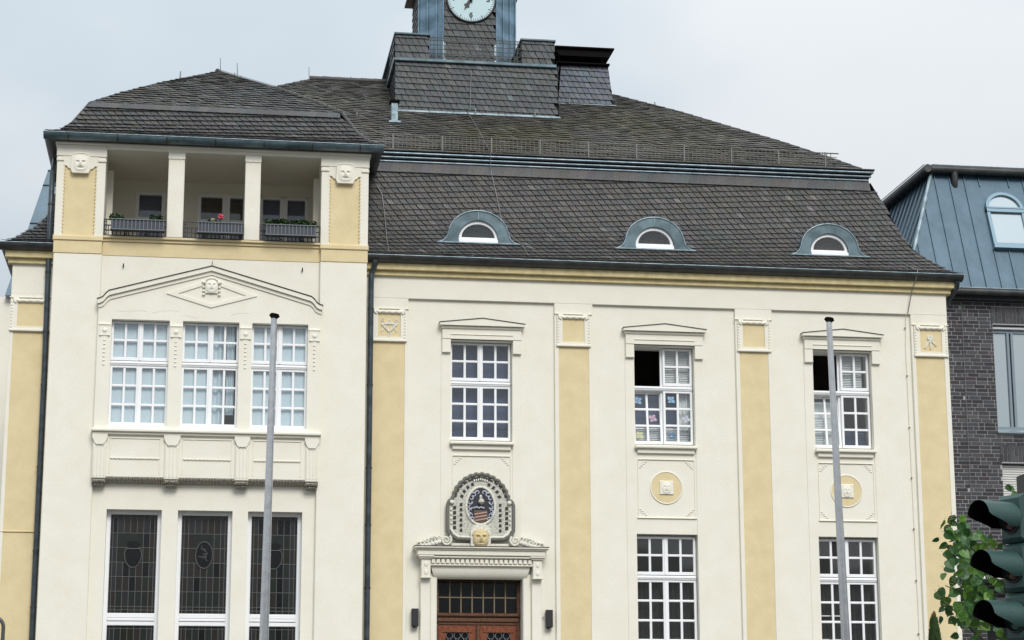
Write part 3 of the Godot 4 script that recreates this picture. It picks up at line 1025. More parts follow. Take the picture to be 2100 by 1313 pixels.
# ---------------------------------------------------------------- the coat of arms over the door
func hall_arms() -> void:
	var arms := bunch(hall, "coat_of_arms")
	var c := 5.125
	var half := [[0.0, 7.135], [0.11, 7.122], [0.21, 7.085], [0.31, 7.025], [0.40, 6.94], [0.465, 6.845], [0.505, 6.74], [0.525, 6.66], [0.585, 6.625], [0.612, 6.56], [0.615, 6.4], [0.615, 6.2], [0.61, 6.08], [0.57, 6.0], [0.5, 5.96], [0.44, 5.925], [0.3, 5.92], [0.16, 5.92]]
	var line := []
	for i in range(half.size() - 1, -1, -1):
		line.append(Vector2(c - half[i][0], half[i][1]))
	for i in range(1, half.size()):
		line.append(Vector2(c + half[i][0], half[i][1]))
	var g := Geo.new()
	g.prism(PackedVector2Array(line), 0.0, 0.1)
	part(arms, "tablet", g, M.grey_stone)
	# weathered outer moulding, scalloped over the arch
	g = Geo.new()
	var edge := []
	for i in line.size() - 1:
		for j in 4:
			var p: Vector2 = line[i].lerp(line[i + 1], j / 4.0)
			var wob := 0.012 * sin((i * 4 + j) * 1.57) if p.y > 6.66 else 0.0
			var o := (p - Vector2(c, 6.5)).normalized()
			edge.append(Vector3(p.x + o.x * wob, p.y + o.y * wob, 0.1))
	g.tube(edge, 0.034, 0.034, 8)
	part(arms, "outer_moulding", g, M.weathered_stone)
	g = Geo.new()
	for s in [-1.0, 1.0]:
		g.ball(Vector3(c + s * 0.535, 6.6, 0.12), Vector3(0.045, 0.045, 0.04), 10)
		for i in 5:
			var q := Vector3(c + s * 0.55, 6.47 - i * 0.085, 0.1)
			g.ball(q, Vector3(0.022, 0.034, 0.022), 8)
	part(arms, "bead_string", g, M.cream_stone)
	# dark smalt set into the tablet: a ring round the oval, a row under the arch, and two side columns
	var spots := []
	for s in [-1.0, 1.0]:
		for i in 6:
			spots.append([c + s * 0.365, 6.56 - i * 0.095, 0.026, 0.030, 0.0])
		for i in 4:
			var a := deg_to_rad(17 + i * 16.0)
			spots.append([c + s * 0.365 * cos(a), 6.61 + 0.36 * sin(a), 0.028, 0.032, s * (PI / 2 - a) * -0.8])
		for i in 6:
			var a := deg_to_rad(14 + i * 13.0)
			spots.append([c + s * 0.475 * cos(a), 6.63 + 0.42 * sin(a), 0.02, 0.042, s * a])
		for i in 5:
			spots.append([c + s * 0.485, 6.5 - i * 0.092, 0.03, 0.034, 0.0])
	for q in spots:
		g = Geo.new()
		g.prism(V2([-q[2], -q[3], q[2], -q[3] * 0.8, q[2] * 0.9, q[3], -q[2] * 0.8, q[3] * 0.9]), 0.101, 0.108)
		var xf := Transform3D(Basis(Vector3.BACK, q[4]), Vector3(q[0], q[1], 0))
		for i in g.v.size():
			g.v[i] = xf * g.v[i]
			g.n[i] = xf.basis * g.n[i]
		part(arms, "smalt", g, M.smalt_brown)
	g = Geo.new()
	g.prism(V2([c - 0.15, 7.0, c + 0.15, 7.0, c + 0.19, 7.055, c, 7.09, c - 0.19, 7.055]), 0.101, 0.107)
	part(arms, "smalt", g, M.smalt_brown)
	g = Geo.new()
	for i in 7:
		g.ball(Vector3(c - 0.12 + i * 0.04, 7.035 - 0.01 * absf(i - 3), 0.11), Vector3(0.018, 0.03, 0.014), 6)
	part(arms, "crest_leaves", g, M.cream_stone)
	# the oval field
	var oval := PackedVector2Array()
	var rim := []
	for i in 33:
		var a := i * TAU / 32
		var p := Vector2(c + 0.268 * cos(a) * (1.0 - 0.06 * sin(a)), 6.545 + 0.345 * sin(a))
		if i < 32:
			oval.append(p)
		rim.append(Vector3(p.x, p.y, 0.11))
	g = Geo.new()
	g.prism(oval, 0.08, 0.112)
	part(arms, "oval_field", g, M.navy_field)
	g = Geo.new()
	g.tube(rim, 0.024, 0.024, 8)
	part(arms, "oval_rim", g, M.cream_stone)
	# shield with slanting bars
	var shield := V2([c - 0.13, 6.46, c + 0.115, 6.45, c + 0.135, 6.34, c + 0.10, 6.26, c + 0.0, 6.225, c - 0.10, 6.265, c - 0.125, 6.35])
	g = Geo.new()
	g.prism(shield, 0.11, 0.135)
	part(arms, "shield", g, M.shield_brown)
	for i in 3:
		g = Geo.new()
		var y := 6.41 - i * 0.058
		bar2(g, c - 0.118 + i * 0.006, y - 0.03, c + 0.115, y + 0.012, 0.026, 0.134, 0.146)
		part(arms, "shield_bar", g, M.shield_rose)
	# helmet and curling mantling
	g = Geo.new()
	g.ball(Vector3(c + 0.01, 6.62, 0.13), Vector3(0.055, 0.06, 0.05), 12)
	g.ball(Vector3(c + 0.0, 6.70, 0.125), Vector3(0.03, 0.05, 0.025), 8)
	g.cbox(c - 0.05, 6.60, 0.13, c + 0.06, 6.615, 0.185, 0.004)
	part(arms, "helmet", g, M.grey_stone)
	g = Geo.new()
	for s in [-1.0, 1.0]:
		for k in 8:
			var base := Vector2(c + s * (0.06 + 0.02 * k), [6.78, 6.74, 6.68, 6.6, 6.52, 6.44, 6.36, 6.29][k])
			base.x = c + s * [0.06, 0.13, 0.18, 0.20, 0.195, 0.19, 0.175, 0.15][k]
			var curl := []
			for i in 7:
				var a: float = i * 0.75 + k * 0.9
				curl.append(Vector3(base.x + s * cos(a) * 0.046 * (1 - i * 0.1), base.y + sin(a) * 0.046 * (1 - i * 0.1), 0.122))
			g.tube(curl, 0.019, 0.008, 6)
	part(arms, "mantling", g, M.blue_mantling)
	g = Geo.new()
	for i in 5:
		g.ball(Vector3(c - 0.12 + i * 0.042, 6.5 + 0.012 * (i % 2), 0.125), Vector3(0.028, 0.02, 0.02), 8)
	part(arms, "wreath", g, M.blue_mantling)
	# scrolls and leafwork at both feet
	g = Geo.new()
	for s in [-1.0, 1.0]:
		var spiral := []
		for i in 26:
			var a := i * 0.42
			var r := 0.1 * (1.0 - i / 30.0)
			spiral.append(Vector3(c + s * (0.64 + cos(a + 2.2) * r), 5.895 + sin(a + 2.2) * r, 0.13))
		g.tube(spiral, 0.026, 0.018, 7)
		for k in 7:
			var q := Vector3(c + s * (0.76 + k * 0.062), 5.93 - k * 0.018, 0.1)
			var leaf := []
			for i in 9:
				var a := i * 0.7 + k
				leaf.append(q + Vector3(s * cos(a), sin(a), 0) * 0.05 * (1 - i * 0.09))
			g.tube(leaf, 0.02, 0.008, 6)
			g.ball(q + Vector3(0, -0.065, -0.02), Vector3(0.055, 0.05, 0.05), 8)
			g.ball(q + Vector3(s * 0.02, 0.05 - k * 0.004, -0.03), Vector3(0.036, 0.03, 0.04), 8)
		g.tube([Vector3(c + s * 0.56, 6.12, 0.1), Vector3(c + s * 0.5, 6.02, 0.12), Vector3(c + s * 0.42, 5.96, 0.12), Vector3(c + s * 0.16, 5.955, 0.12)], 0.03, 0.025, 8)
	g.cbox(3.98, 5.775, 0, 6.27, 5.85, 0.09, 0.02)
	part(arms, "scrollwork", g, M.cream_stone)
	# the ochre head under a cream hood
	g = Geo.new()
	var hood := PackedVector2Array()
	for i in 15:
		var a := PI * i / 14
		hood.append(Vector2(c - 0.005 + 0.185 * cos(a), 6.05 + 0.16 * sin(a)))
	hood.append(Vector2(c - 0.19, 5.79)); hood.append(Vector2(c + 0.18, 5.79))
	g.prism(hood, 0.08, 0.17)
	part(arms, "hood", g, M.cream_stone)
	g = Geo.new()
	g.relief(c - 0.005, 5.935, 0.14, 0.155, 0.171, 26, 28, func(a, b): return 0.11 * maxf(face_height(a * 0.9, b * 0.95, 0.16), 0.0) - 0.004)
	for i in 9:
		var a := PI * i / 8
		g.ball(Vector3(c - 0.005 + 0.135 * cos(a), 6.0 + 0.085 * sin(a), 0.175), Vector3(0.03, 0.026, 0.03), 6)
	part(arms, "head", g, M.ochre_stone)
	words(arms, "carved coat of arms in an arched frame above the door")


# ---------------------------------------------------------------- the projecting bay with its gabled three-part window
func hall_bay() -> void:
	var bay := bunch(hall, "bay_window")
	var c := 0.085
	var g := Geo.new()
	var gable := V2([c - 2.012, 6.95, c + 2.012, 6.95, c + 2.012, 10.13, c + 1.93, 10.15, c + 1.84, 10.27, c, 10.79, c - 1.84, 10.27, c - 1.93, 10.15, c - 2.012, 10.13])
	# front sheet: below, between and above the windows
	var open := []
	for q in BAY_WINDOWS:
		open.append([q[0], 7.83, q[1], 9.775])
	wall(g, c - 2.012, 6.9, c + 2.012, 10.05, 0.55, 0.36, open)
	g.prism(V2([c - 2.012, 10.05, c + 2.012, 10.05, c + 2.012, 10.13, c + 1.93, 10.15, c + 1.84, 10.27, c, 10.79, c - 1.84, 10.27, c - 1.93, 10.15, c - 2.012, 10.13]), 0.36, 0.55)
	part(bay, "bay_wall", g, M.cream_plaster)
	# gable mouldings
	var top := V2([c - 2.035, 10.125, c - 1.985, 10.135, c - 1.93, 10.165, c - 1.875, 10.24, c - 1.82, 10.285, c, 10.80, c + 1.82, 10.285, c + 1.875, 10.24, c + 1.93, 10.165, c + 1.985, 10.135, c + 2.035, 10.125])
	g = Geo.new()
	g.band(top, 0.078, 0.36, 0.615)
	var low := PackedVector2Array()
	for p in top:
		low.append(Vector2(c + (p.x - c) * 0.992, p.y - 0.078))
	g.band(low, 0.07, 0.36, 0.574)
	part(bay, "gable_moulding", g, M.cream_plaster)
	g = Geo.new()
	var cover := PackedVector2Array()
	for p in top:
		cover.append(Vector2(c + (p.x - c) * 1.006, p.y + 0.016))
	g.band(cover, 0.012, 0.36, 0.632)
	part(bay, "flashing", g, M.lead_flashing)
	# lozenge and head in the gable
	g = Geo.new()
	var oy := 10.29
	var a := [Vector2(-0.81, -0.015), Vector2(0, -0.255), Vector2(0.83, -0.015), Vector2(0, 0.285)]
	var b := [Vector2(-0.61, -0.012), Vector2(0, -0.19), Vector2(0.63, -0.012), Vector2(0, 0.21)]
	for i in 4:
		var k := (i + 1) % 4
		var o := Vector2(c + 0.005, oy)
		g.prism(PackedVector2Array([o + a[i], o + a[k], o + b[k], o + b[i]]), 0.55, 0.57)
	part(bay, "lozenge", g, M.cream_plaster)
	g = Geo.new()
	var hx := c + 0.005
	var hy := 10.435
	g.relief(hx, hy, 0.115, 0.13, 0.585, 24, 26, func(u, w): return 0.05 * maxf(face_height(u, w, 0.3), 0.0) - 0.004)
	g.prism(V2([hx - 0.11, hy - 0.05, hx - 0.06, hy - 0.125, hx + 0.06, hy - 0.125, hx + 0.11, hy - 0.05, hx + 0.11, hy + 0.09, hx, hy + 0.135, hx - 0.11, hy + 0.09]), 0.55, 0.59)
	for i in 11:
		var t := PI * i / 10
		g.ball(Vector3(hx + 0.125 * cos(t), hy + 0.06 + 0.085 * sin(t), 0.59), Vector3(0.026, 0.026, 0.026), 6)
	for s in [-1.0, 1.0]:
		g.ball(Vector3(hx + s * 0.14, hy + 0.07, 0.58), Vector3(0.045, 0.036, 0.035), 8)
		for i in 3:
			g.ball(Vector3(hx + s * 0.142, hy - 0.02 - i * 0.07, 0.57), Vector3(0.03, 0.026, 0.024), 8)
	part(bay, "gable_head", g, M.cream_plaster)
	# piers between the windows: rosette and hanging drops
	for x in [-1.80, -0.525, 0.73, 1.985]:
		g = Geo.new()
		g.cbox(x - 0.105, 9.655, 0.55, x + 0.105, 9.685, 0.578, 0.006)
		g.cbox(x - 0.1, 9.46, 0.55, x + 0.1, 9.655, 0.566, 0.006)
		g.ball(Vector3(x, 9.56, 0.566), Vector3(0.045, 0.045, 0.02), 8)
		for s in [-1.0, 1.0]:
			g.ball(Vector3(x + s * 0.075, 9.47, 0.565), Vector3(0.022, 0.022, 0.02), 6)
		g.cbox(x - 0.014, 8.9, 0.545, x + 0.014, 9.47, 0.554, 0.002)
		for i in 7:
			g.ball(Vector3(x, 9.38 - i * 0.075, 0.552), Vector3(0.026, 0.016, 0.018), 6)
		part(bay, "pier_ornament", g, M.cream_plaster)
	# sill course, panels and consoles
	g = Geo.new()
	g.cbox(c - 2.05, 7.7, 0.36, c + 2.05, 7.755, 0.655, 0.012)
	g.cbox(c - 2.03, 7.655, 0.36, c + 2.03, 7.7, 0.61, 0.01)
	part(bay, "sill_course", g, M.cream_plaster)
	g = Geo.new()
	for q in BAY_WINDOWS:
		g.cbox(q[0] - 0.02, 7.756, 0.4, q[1] + 0.02, 7.8, 0.6, 0.01)
	part(bay, "window_sill", g, M.white_paint)
	g = Geo.new()
	for q in [[-1.63, -0.735], [-0.345, 0.54], [0.915, 1.785]]:
		g.cbox(q[0], 7.585, 0.55, q[1], 7.6, 0.566, 0.005)
		g.cbox(q[0], 6.95, 0.55, q[0] + 0.014, 7.585, 0.562, 0.004)
		g.cbox(q[1] - 0.014, 6.95, 0.55, q[1], 7.585, 0.562, 0.004)
		for i in 12:
			var x: float = lerpf(q[0] + 0.02, q[1] - 0.02, (i + 0.5) / 12)
			g.ball(Vector3(x, 7.224, 0.55), Vector3(0.042, 0.018, 0.024), 6)
		g.cbox(q[0] + 0.01, 7.226, 0.55, q[1] - 0.01, 7.24, 0.568, 0.004)
	part(bay, "panel_moulding", g, M.cream_plaster)
	for q in [[-1.925, -1.685], [-0.66, -0.40], [0.597, 0.845], [1.86, 2.092]]:
		g = Geo.new()
		g.cbox(q[0], 6.86, 0.5, q[1], 7.5, 0.585, 0.012)
		for i in 4:
			var x: float = lerpf(q[0] + 0.03, q[1] - 0.03, i / 3.0)
			g.cbox(x - 0.012, 6.9, 0.58, x + 0.012, 7.44, 0.596, 0.006)
		g.prism(V2([q[0] - 0.015, 7.655, q[0] - 0.015, 7.6, q[0] + 0.03, 7.5, q[0] + 0.06, 7.47, q[1] - 0.06, 7.47, q[1] - 0.03, 7.5, q[1] + 0.015, 7.6, q[1] + 0.015, 7.655]), 0.55, 0.612)
		for i in 3:
			g.ball(Vector3(lerpf(q[0] + 0.07, q[1] - 0.07, i / 2.0), 7.455, 0.585), Vector3(0.03, 0.016, 0.016), 6)
		part(bay, "console", g, M.cream_plaster)
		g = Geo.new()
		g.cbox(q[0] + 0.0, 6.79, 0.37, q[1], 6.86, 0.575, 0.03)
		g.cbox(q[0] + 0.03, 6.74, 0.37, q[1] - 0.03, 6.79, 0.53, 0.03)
		part(bay, "console_foot", g, M.dark_blotched_plaster)
	# rounded soffit, coloured darker and blotchier than the wall
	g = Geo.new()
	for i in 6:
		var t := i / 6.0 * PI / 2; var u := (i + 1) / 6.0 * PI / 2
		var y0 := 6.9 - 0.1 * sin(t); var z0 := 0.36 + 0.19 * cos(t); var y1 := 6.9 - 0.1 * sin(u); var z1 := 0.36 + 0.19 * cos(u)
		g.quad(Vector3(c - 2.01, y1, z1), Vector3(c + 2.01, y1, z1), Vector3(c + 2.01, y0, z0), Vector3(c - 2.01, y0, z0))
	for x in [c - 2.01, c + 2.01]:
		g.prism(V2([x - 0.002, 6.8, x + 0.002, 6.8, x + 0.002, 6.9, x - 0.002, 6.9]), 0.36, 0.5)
	part(bay, "soffit", g, M.dark_blotched_plaster)
	# hairline cracks in the plaster over the windows
	for q in [[-1.62, 9.93, 0.55, 0.02], [-0.98, 9.9, 0.5, 0.03], [-0.42, 9.86, 0.28, -0.03], [0.45, 9.9, 0.34, 0.02]]:
		var crack := Geo.new()
		var px: float = q[0]
		var py: float = q[1]
		for i in 9:
			var nx: float = px + q[2] / 9; var ny: float = py + rng.randf_range(-0.016, 0.016) + q[3] / 9
			bar2(crack, px, py, nx, ny, 0.004, 0.55, 0.5506)
			px = nx; py = ny
		part(bay, "plaster_crack", crack, M.crack_grey)
	words(bay, "three part window bay under a low gable with a lozenge")
	# the windows themselves
	for k in 3:
		var q: Array = BAY_WINDOWS[k]
		var win := casement("window", q[0] - 0.004, q[1] + 0.004, 7.845, 8.985, 9.765, 0.415, 3)
		drape(win, "net_curtain", q[0], 7.8, q[0] + 0.5, 9.8, 0.335, M.net_curtain, 4, 0.003)
		if k == 1:
			drape(win, "net_curtain", q[0] + 0.52, 7.8, q[0] + 0.78, 9.8, 0.31, M.net_curtain, 2, 0.03)
			drape(win, "net_curtain", q[0] + 0.8, 8.1, q[1] - 0.07, 9.8, 0.29, M.net_curtain, 3, 0.02)
		else:
			drape(win, "net_curtain", q[0] + 0.52, 7.8, q[1], 9.8, 0.335, M.net_curtain, 4, 0.003)
	# tall leaded windows of the hall below
	for k in 3:
		leaded_window(HALL_WINDOWS[k][0], HALL_WINDOWS[k][1], k)


func leaded_window(x0: float, x1: float, k: int) -> void:
	var win := bunch(hall, "leaded_window")
	var z := 0.19
	var g := Geo.new()
	g.cbox(x0 - 0.01, 2.4, z - 0.08, x0 + 0.075, 6.34, z, 0.012)
	g.cbox(x1 - 0.075, 2.4, z - 0.08, x1 + 0.01, 6.34, z, 0.012)
	g.cbox(x0 + 0.075, 6.27, z - 0.08, x1 - 0.075, 6.34, z - 0.02, 0.012)
	g.cbox(x0 + 0.075, 4.425, z - 0.08, x1 - 0.075, 4.51, z - 0.002, 0.01)
	g.cbox(x0 + 0.075, 4.37, z - 0.08, x1 - 0.075, 4.42, z + 0.012, 0.01)
	g.cbox(x0 + 0.075, 4.29, z - 0.08, x1 - 0.075, 4.365, z - 0.002, 0.01)
	g.cbox(x0 + 0.075, 2.4, z - 0.08, x1 - 0.075, 2.5, z - 0.002, 0.01)
	part(win, "frame", g, M.white_paint)
	var gx0 := x0 + 0.075; var gx1 := x1 - 0.075
	var w := gx1 - gx0
	# columns of quarries: border strips left and right, five in the middle
	var cs := [0.0, 0.055, 0.15, 0.29, 0.43, 0.57, 0.71, 0.85, 0.945, 1.0]
	var lead := Geo.new()
	var pick := ["leaded_green", "leaded_brown", "leaded_grey", "leaded_green", "leaded_olive", "leaded_dark"]
	for light in 2:
		var y1: float = [6.27, 4.29][light]
		var y0: float = [4.51, 2.5][light]
		var ys := [y1, y1 - 0.05, y1 - 0.33, y1 - 0.59, y1 - 0.855, y1 - 1.11, y1 - 1.37, y1 - 1.64, y1 - 1.70, y0]
		for j in ys.size() - 1:
			for i in cs.size() - 1:
				if light == 1 and j > 4:
					continue
				var middle: bool = light == 0 and j >= 2 and j <= 3 and i >= 3 and i <= 5
				var a: float = gx0 + w * cs[i]; var b: float = gx0 + w * cs[i + 1]
				var name_of: String = pick[rng.randi() % pick.size()]
				if i < 2 or i > 6:
					name_of = ["leaded_brown", "leaded_grey"][rng.randi() % 2]
				if light == 0 and j < 2:
					name_of = ["leaded_grey", "leaded_dark", "leaded_brown"][rng.randi() % 3]
				if middle:
					name_of = "leaded_green"
				var o := block(win, "quarry", Vector3((a + b) / 2, (ys[j] + ys[j + 1]) / 2, z - 0.05), Vector3(b - a, ys[j] - ys[j + 1], 0.006), M[name_of])
				o.rotation = Vector3(rng.randf_range(-0.006, 0.006), rng.randf_range(-0.008, 0.008), 0)
				if i > 0 and not middle:
					lead.box(a - 0.005, ys[j + 1], z - 0.05, a + 0.005, ys[j], z - 0.042)
			if j > 0:
				lead.box(gx0, ys[j] - 0.005, z - 0.05, gx1, ys[j] + 0.005, z - 0.041)
	# a painted medallion in the upper light: a cup-shaped shield or an oval
	var cx := (gx0 + gx1) / 2
	var cy := 5.56
	var p := PackedVector2Array()
	var ring := []
	for i in 25:
		var a := i * TAU / 24
		var q := Vector2(cx + 0.15 * cos(a), cy + (0.24 if k == 1 or sin(a) < 0 else 0.16) * sin(a))
		if k != 1 and sin(a) > 0.5:
			q.y = cy + 0.1
		if i < 24:
			p.append(q)
		ring.append(Vector3(q.x, q.y, z - 0.034))
	g = Geo.new()
	g.prism(p, z - 0.045, z - 0.036)
	part(win, "glass_medallion", g, M.leaded_dark)
	lead.tube(ring, 0.009, 0.009, 5)
	if k != 1:
		g = Geo.new()
		var crown := V2([cx - 0.09, cy + 0.115, cx + 0.09, cy + 0.115, cx + 0.12, cy + 0.2, cx + 0.05, cy + 0.235, cx - 0.05, cy + 0.235, cx - 0.12, cy + 0.2])
		g.prism(crown, z - 0.045, z - 0.037)
		part(win, "glass_medallion", g, M.leaded_dark)
	else:
		for i in 9:
			var a := rng.randf() * TAU
			var q := Vector2(cx + rng.randf_range(-0.06, 0.06), cy + rng.randf_range(-0.14, 0.14))
			bar2(lead, q.x, q.y, q.x + 0.09 * cos(a), q.y + 0.07 * sin(a), 0.009, z - 0.036, z - 0.032)
	part(win, "lead_came", lead, M.lead_came)


# ---------------------------------------------------------------- the loggia on top of the projecting bay
func hall_loggia() -> void:
	var lo := bunch(hall, "loggia")
	var g := Geo.new()
	# yellow parapet band: proud over the piers, set back between them
	for q in [[-2.79, -1.915], [2.075, 2.95]]:
		g.cbox(q[0], 11.0, 0.0, q[1], 11.24, 0.46, 0.01)
		g.cbox(q[0] - 0.015, 11.24, 0.0, q[1] + 0.015, 11.33, 0.482, 0.012)
	g.cbox(-1.915, 11.0, 0.0, 2.075, 11.262, 0.37, 0.006)
	g.cbox(-1.90, 11.262, 0.0, 2.06, 11.318, 0.40, 0.01)
	g.cbox(-1.90, 11.318, 0.0, 2.06, 11.362, 0.44, 0.01)
	part(lo, "parapet_band", g, M.yellow_plaster)
	# corner piers with yellow fields, jagged edges and masks
	for q in [[-2.79, -1.905, -2.645, -2.075], [2.065, 2.95, 2.23, 2.79]]:
		g = Geo.new()
		g.cbox(q[0], 11.33, -0.2, q[1], 12.84, 0.41, 0.006)
		g.cbox(q[0], 11.33, 0.4, q[2], 12.84, 0.45, 0.008)
		g.cbox(q[3], 11.33, 0.4, q[1], 12.84, 0.45, 0.008)
		g.cbox(q[0] - 0.012, 12.84, -0.2, q[1] + 0.012, 13.06, 0.47, 0.01)
		for e in [[q[0] - 0.008, q[2] - 0.02], [q[3] + 0.02, q[1] + 0.008]]:
			g.cbox(e[0], 12.745, 0.4, e[1], 12.80, 0.475, 0.008)
		# shaped hood over the mask
		var m: float = (q[2] + q[3]) / 2
		g.prism(V2([q[2] - 0.03, 12.84, q[2] - 0.03, 12.66, q[2] + 0.03, 12.66, q[2] + 0.06, 12.62, q[2] + 0.11, 12.60, q[3] - 0.11, 12.60, q[3] - 0.06, 12.62, q[3] - 0.03, 12.66, q[3] + 0.03, 12.66, q[3] + 0.03, 12.84]), 0.4, 0.458)
		part(lo, "pier", g, M.cream_plaster)
		g = Geo.new()
		g.box(q[2], 11.33, 0.4, q[3], 12.84, 0.424)
		for i in 18:
			for s in [[q[2] - 0.022, q[2] + 0.012], [q[3] - 0.012, q[3] + 0.022]]:
				var y := 11.4 + i * 0.069
				g.cbox(s[0], y, 0.42, s[1], y + 0.04, 0.4535, 0.006)
		part(lo, "yellow_field", g, M.yellow_plaster)
		g = Geo.new()
		var my := 12.70
		g.prism(V2([m - 0.165, my + 0.15, m - 0.175, my - 0.12, m - 0.145, my - 0.185, m + 0.145, my - 0.185, m + 0.175, my - 0.12, m + 0.165, my + 0.15, m + 0.13, my + 0.175, m - 0.13, my + 0.175]), 0.42, 0.515)
		g.relief(m, my - 0.008, 0.14, 0.155, 0.516, 30, 32, func(a, b): return 0.085 * (face_height(a, b, 0.75) - 0.3 * sqrt(maxf(0.0, 1.0 - a * a * 0.95 - b * b * 0.85))) * (1.0 - pow(maxf(absf(a), absf(b)), 6.0)))
		var arc := []
		for i in 9:
			arc.append(Vector3(m - 0.15 + i * 0.0375, my + 0.165 + 0.03 * sin(PI * i / 8), 0.51))
		g.tube(arc, 0.015, 0.015, 6)
		part(lo, "mask", g, M.cream_plaster)
	# two square columns, beam and ceiling
	for q in [[-0.765, -0.468], [0.65, 0.937]]:
		g = Geo.new()
		g.cbox(q[0], 11.362, 0.15, q[1], 12.87, 0.445, 0.01)
		g.cbox(q[0] - 0.008, 12.87, 0.14, q[1] + 0.008, 13.0, 0.455, 0.01)
		for i in 5:
			g.ball(Vector3(lerpf(q[0] + 0.03, q[1] - 0.03, i / 4.0), 12.875, 0.452), Vector3(0.036, 0.014 + 0.01 * (i % 2), 0.012), 6)
		part(lo, "column", g, M.cream_plaster)
	g = Geo.new()
	g.cbox(-2.83, 13.062, -1.7, 2.99, 13.11, 0.51, 0.012)
	g.box(-1.91, 13.0, 0.13, 2.07, 13.062, 0.45)
	g.box(-2.0, 10.9, -1.8, 2.16, 11.05, 0.0)
	part(lo, "beam", g, M.cream_plaster)
	g = Geo.new()
	# side and back walls, with an inner pier at each side
	g.box(-2.6, 11.0, -1.8, -1.91, 13.02, -0.2)
	g.box(2.07, 11.0, -1.8, 2.75, 13.02, -0.2)
	g.box(-1.91, 11.05, -0.75, -1.80, 12.86, -0.45)
	g.box(1.97, 11.05, -0.75, 2.07, 12.86, -0.45)
	var open := [[-1.42, 11.1, -0.84, 12.8], [-0.22, 11.1, 0.72, 12.8], [0.97, 11.1, 1.93, 12.77]]
	wall(g, -1.91, 11.05, 2.07, 13.02, -1.6, -1.8, open)
	part(lo, "loggia_wall", g, M.cream_plaster)
	g = Geo.new()
	g.box(-1.91, 13.02, -1.6, 2.07, 13.058, 0.128)
	part(lo, "loggia_ceiling", g, M.cream_plaster)
	g = Geo.new()
	g.box(-1.91, 11.05, -1.6, 2.07, 11.06, 0.0)
	part(lo, "loggia_floor", g, M.floor_tile)
	g = Geo.new()
	g.box(-3.0, 10.9, -3.4, 3.0, 13.3, -3.3)
	g.box(-2.6, 13.1, -3.3, 2.75, 13.15, -1.7)
	g.box(-2.7, 10.9, -3.3, -2.6, 13.1, -1.8)
	g.box(2.75, 10.9, -3.3, 2.85, 13.1, -1.8)
	part(lo, "room_walls", g, M.room_plaster)
	# windows and the open door behind the columns
	for q in [[-1.39, -0.87, 0], [-0.2, 0.30, 1], [0.36, 0.70, 2], [1.0, 1.42, 3], [1.48, 1.91, 4]]:
		var win := bunch(hall, "loggia_window")
		g = Geo.new()
		g.cbox(q[0] - 0.03, 11.1, -1.68, q[0] + 0.045, 12.8, -1.6, 0.008)
		g.cbox(q[1] - 0.045, 11.1, -1.68, q[1] + 0.03, 12.8, -1.6, 0.008)
		g.cbox(q[0] + 0.045, 12.735, -1.68, q[1] - 0.045, 12.8, -1.602, 0.008)
		g.cbox(q[0] + 0.045, 12.24, -1.68, q[1] - 0.045, 12.29, -1.602, 0.008)
		g.cbox(q[0] + 0.045, 11.1, -1.68, q[1] - 0.045, 11.2, -1.602, 0.008)
		part(win, "frame", g, M.white_paint)
		for e in [[12.29, 12.735], [11.2, 12.24]]:
			block(win, "pane", Vector3((q[0] + q[1]) / 2, (e[0] + e[1]) / 2, -1.64), Vector3(q[1] - q[0] - 0.09, e[1] - e[0], 0.006), M.window_glass)
		if q[2] in [0, 3, 4]:
			drape(win, "roller_blind", q[0] + 0.04, 11.1, q[1] - 0.04, 12.75, -1.76, M.grey_blind)
	# low iron railings
	for q in [[-1.905, -0.765], [-0.468, 0.65], [0.937, 2.065]]:
		g = Geo.new()
		for y in [11.375, 11.47, 11.565, 11.675]:
			g.box(q[0], y - 0.009, 0.40, q[1], y + 0.009, 0.418)
		var k := 15
		for i in k + 1:
			var x: float = lerpf(q[0] + 0.012, q[1] - 0.012, float(i) / k)
			g.box(x - 0.008, 11.362, 0.399, x + 0.008, 11.565, 0.417)
			if i % 5 == 0:
				g.box(x - 0.011, 11.362, 0.398, x + 0.011, 11.68, 0.42)
				g.box(x + 0.03, 11.362, 0.398, x + 0.046, 11.68, 0.42)
				for j in 4:
					g.box(x, 11.4 + j * 0.075, 0.4, x + 0.04, 11.415 + j * 0.075, 0.418)
		part(lo, "railing", g, M.black_iron)


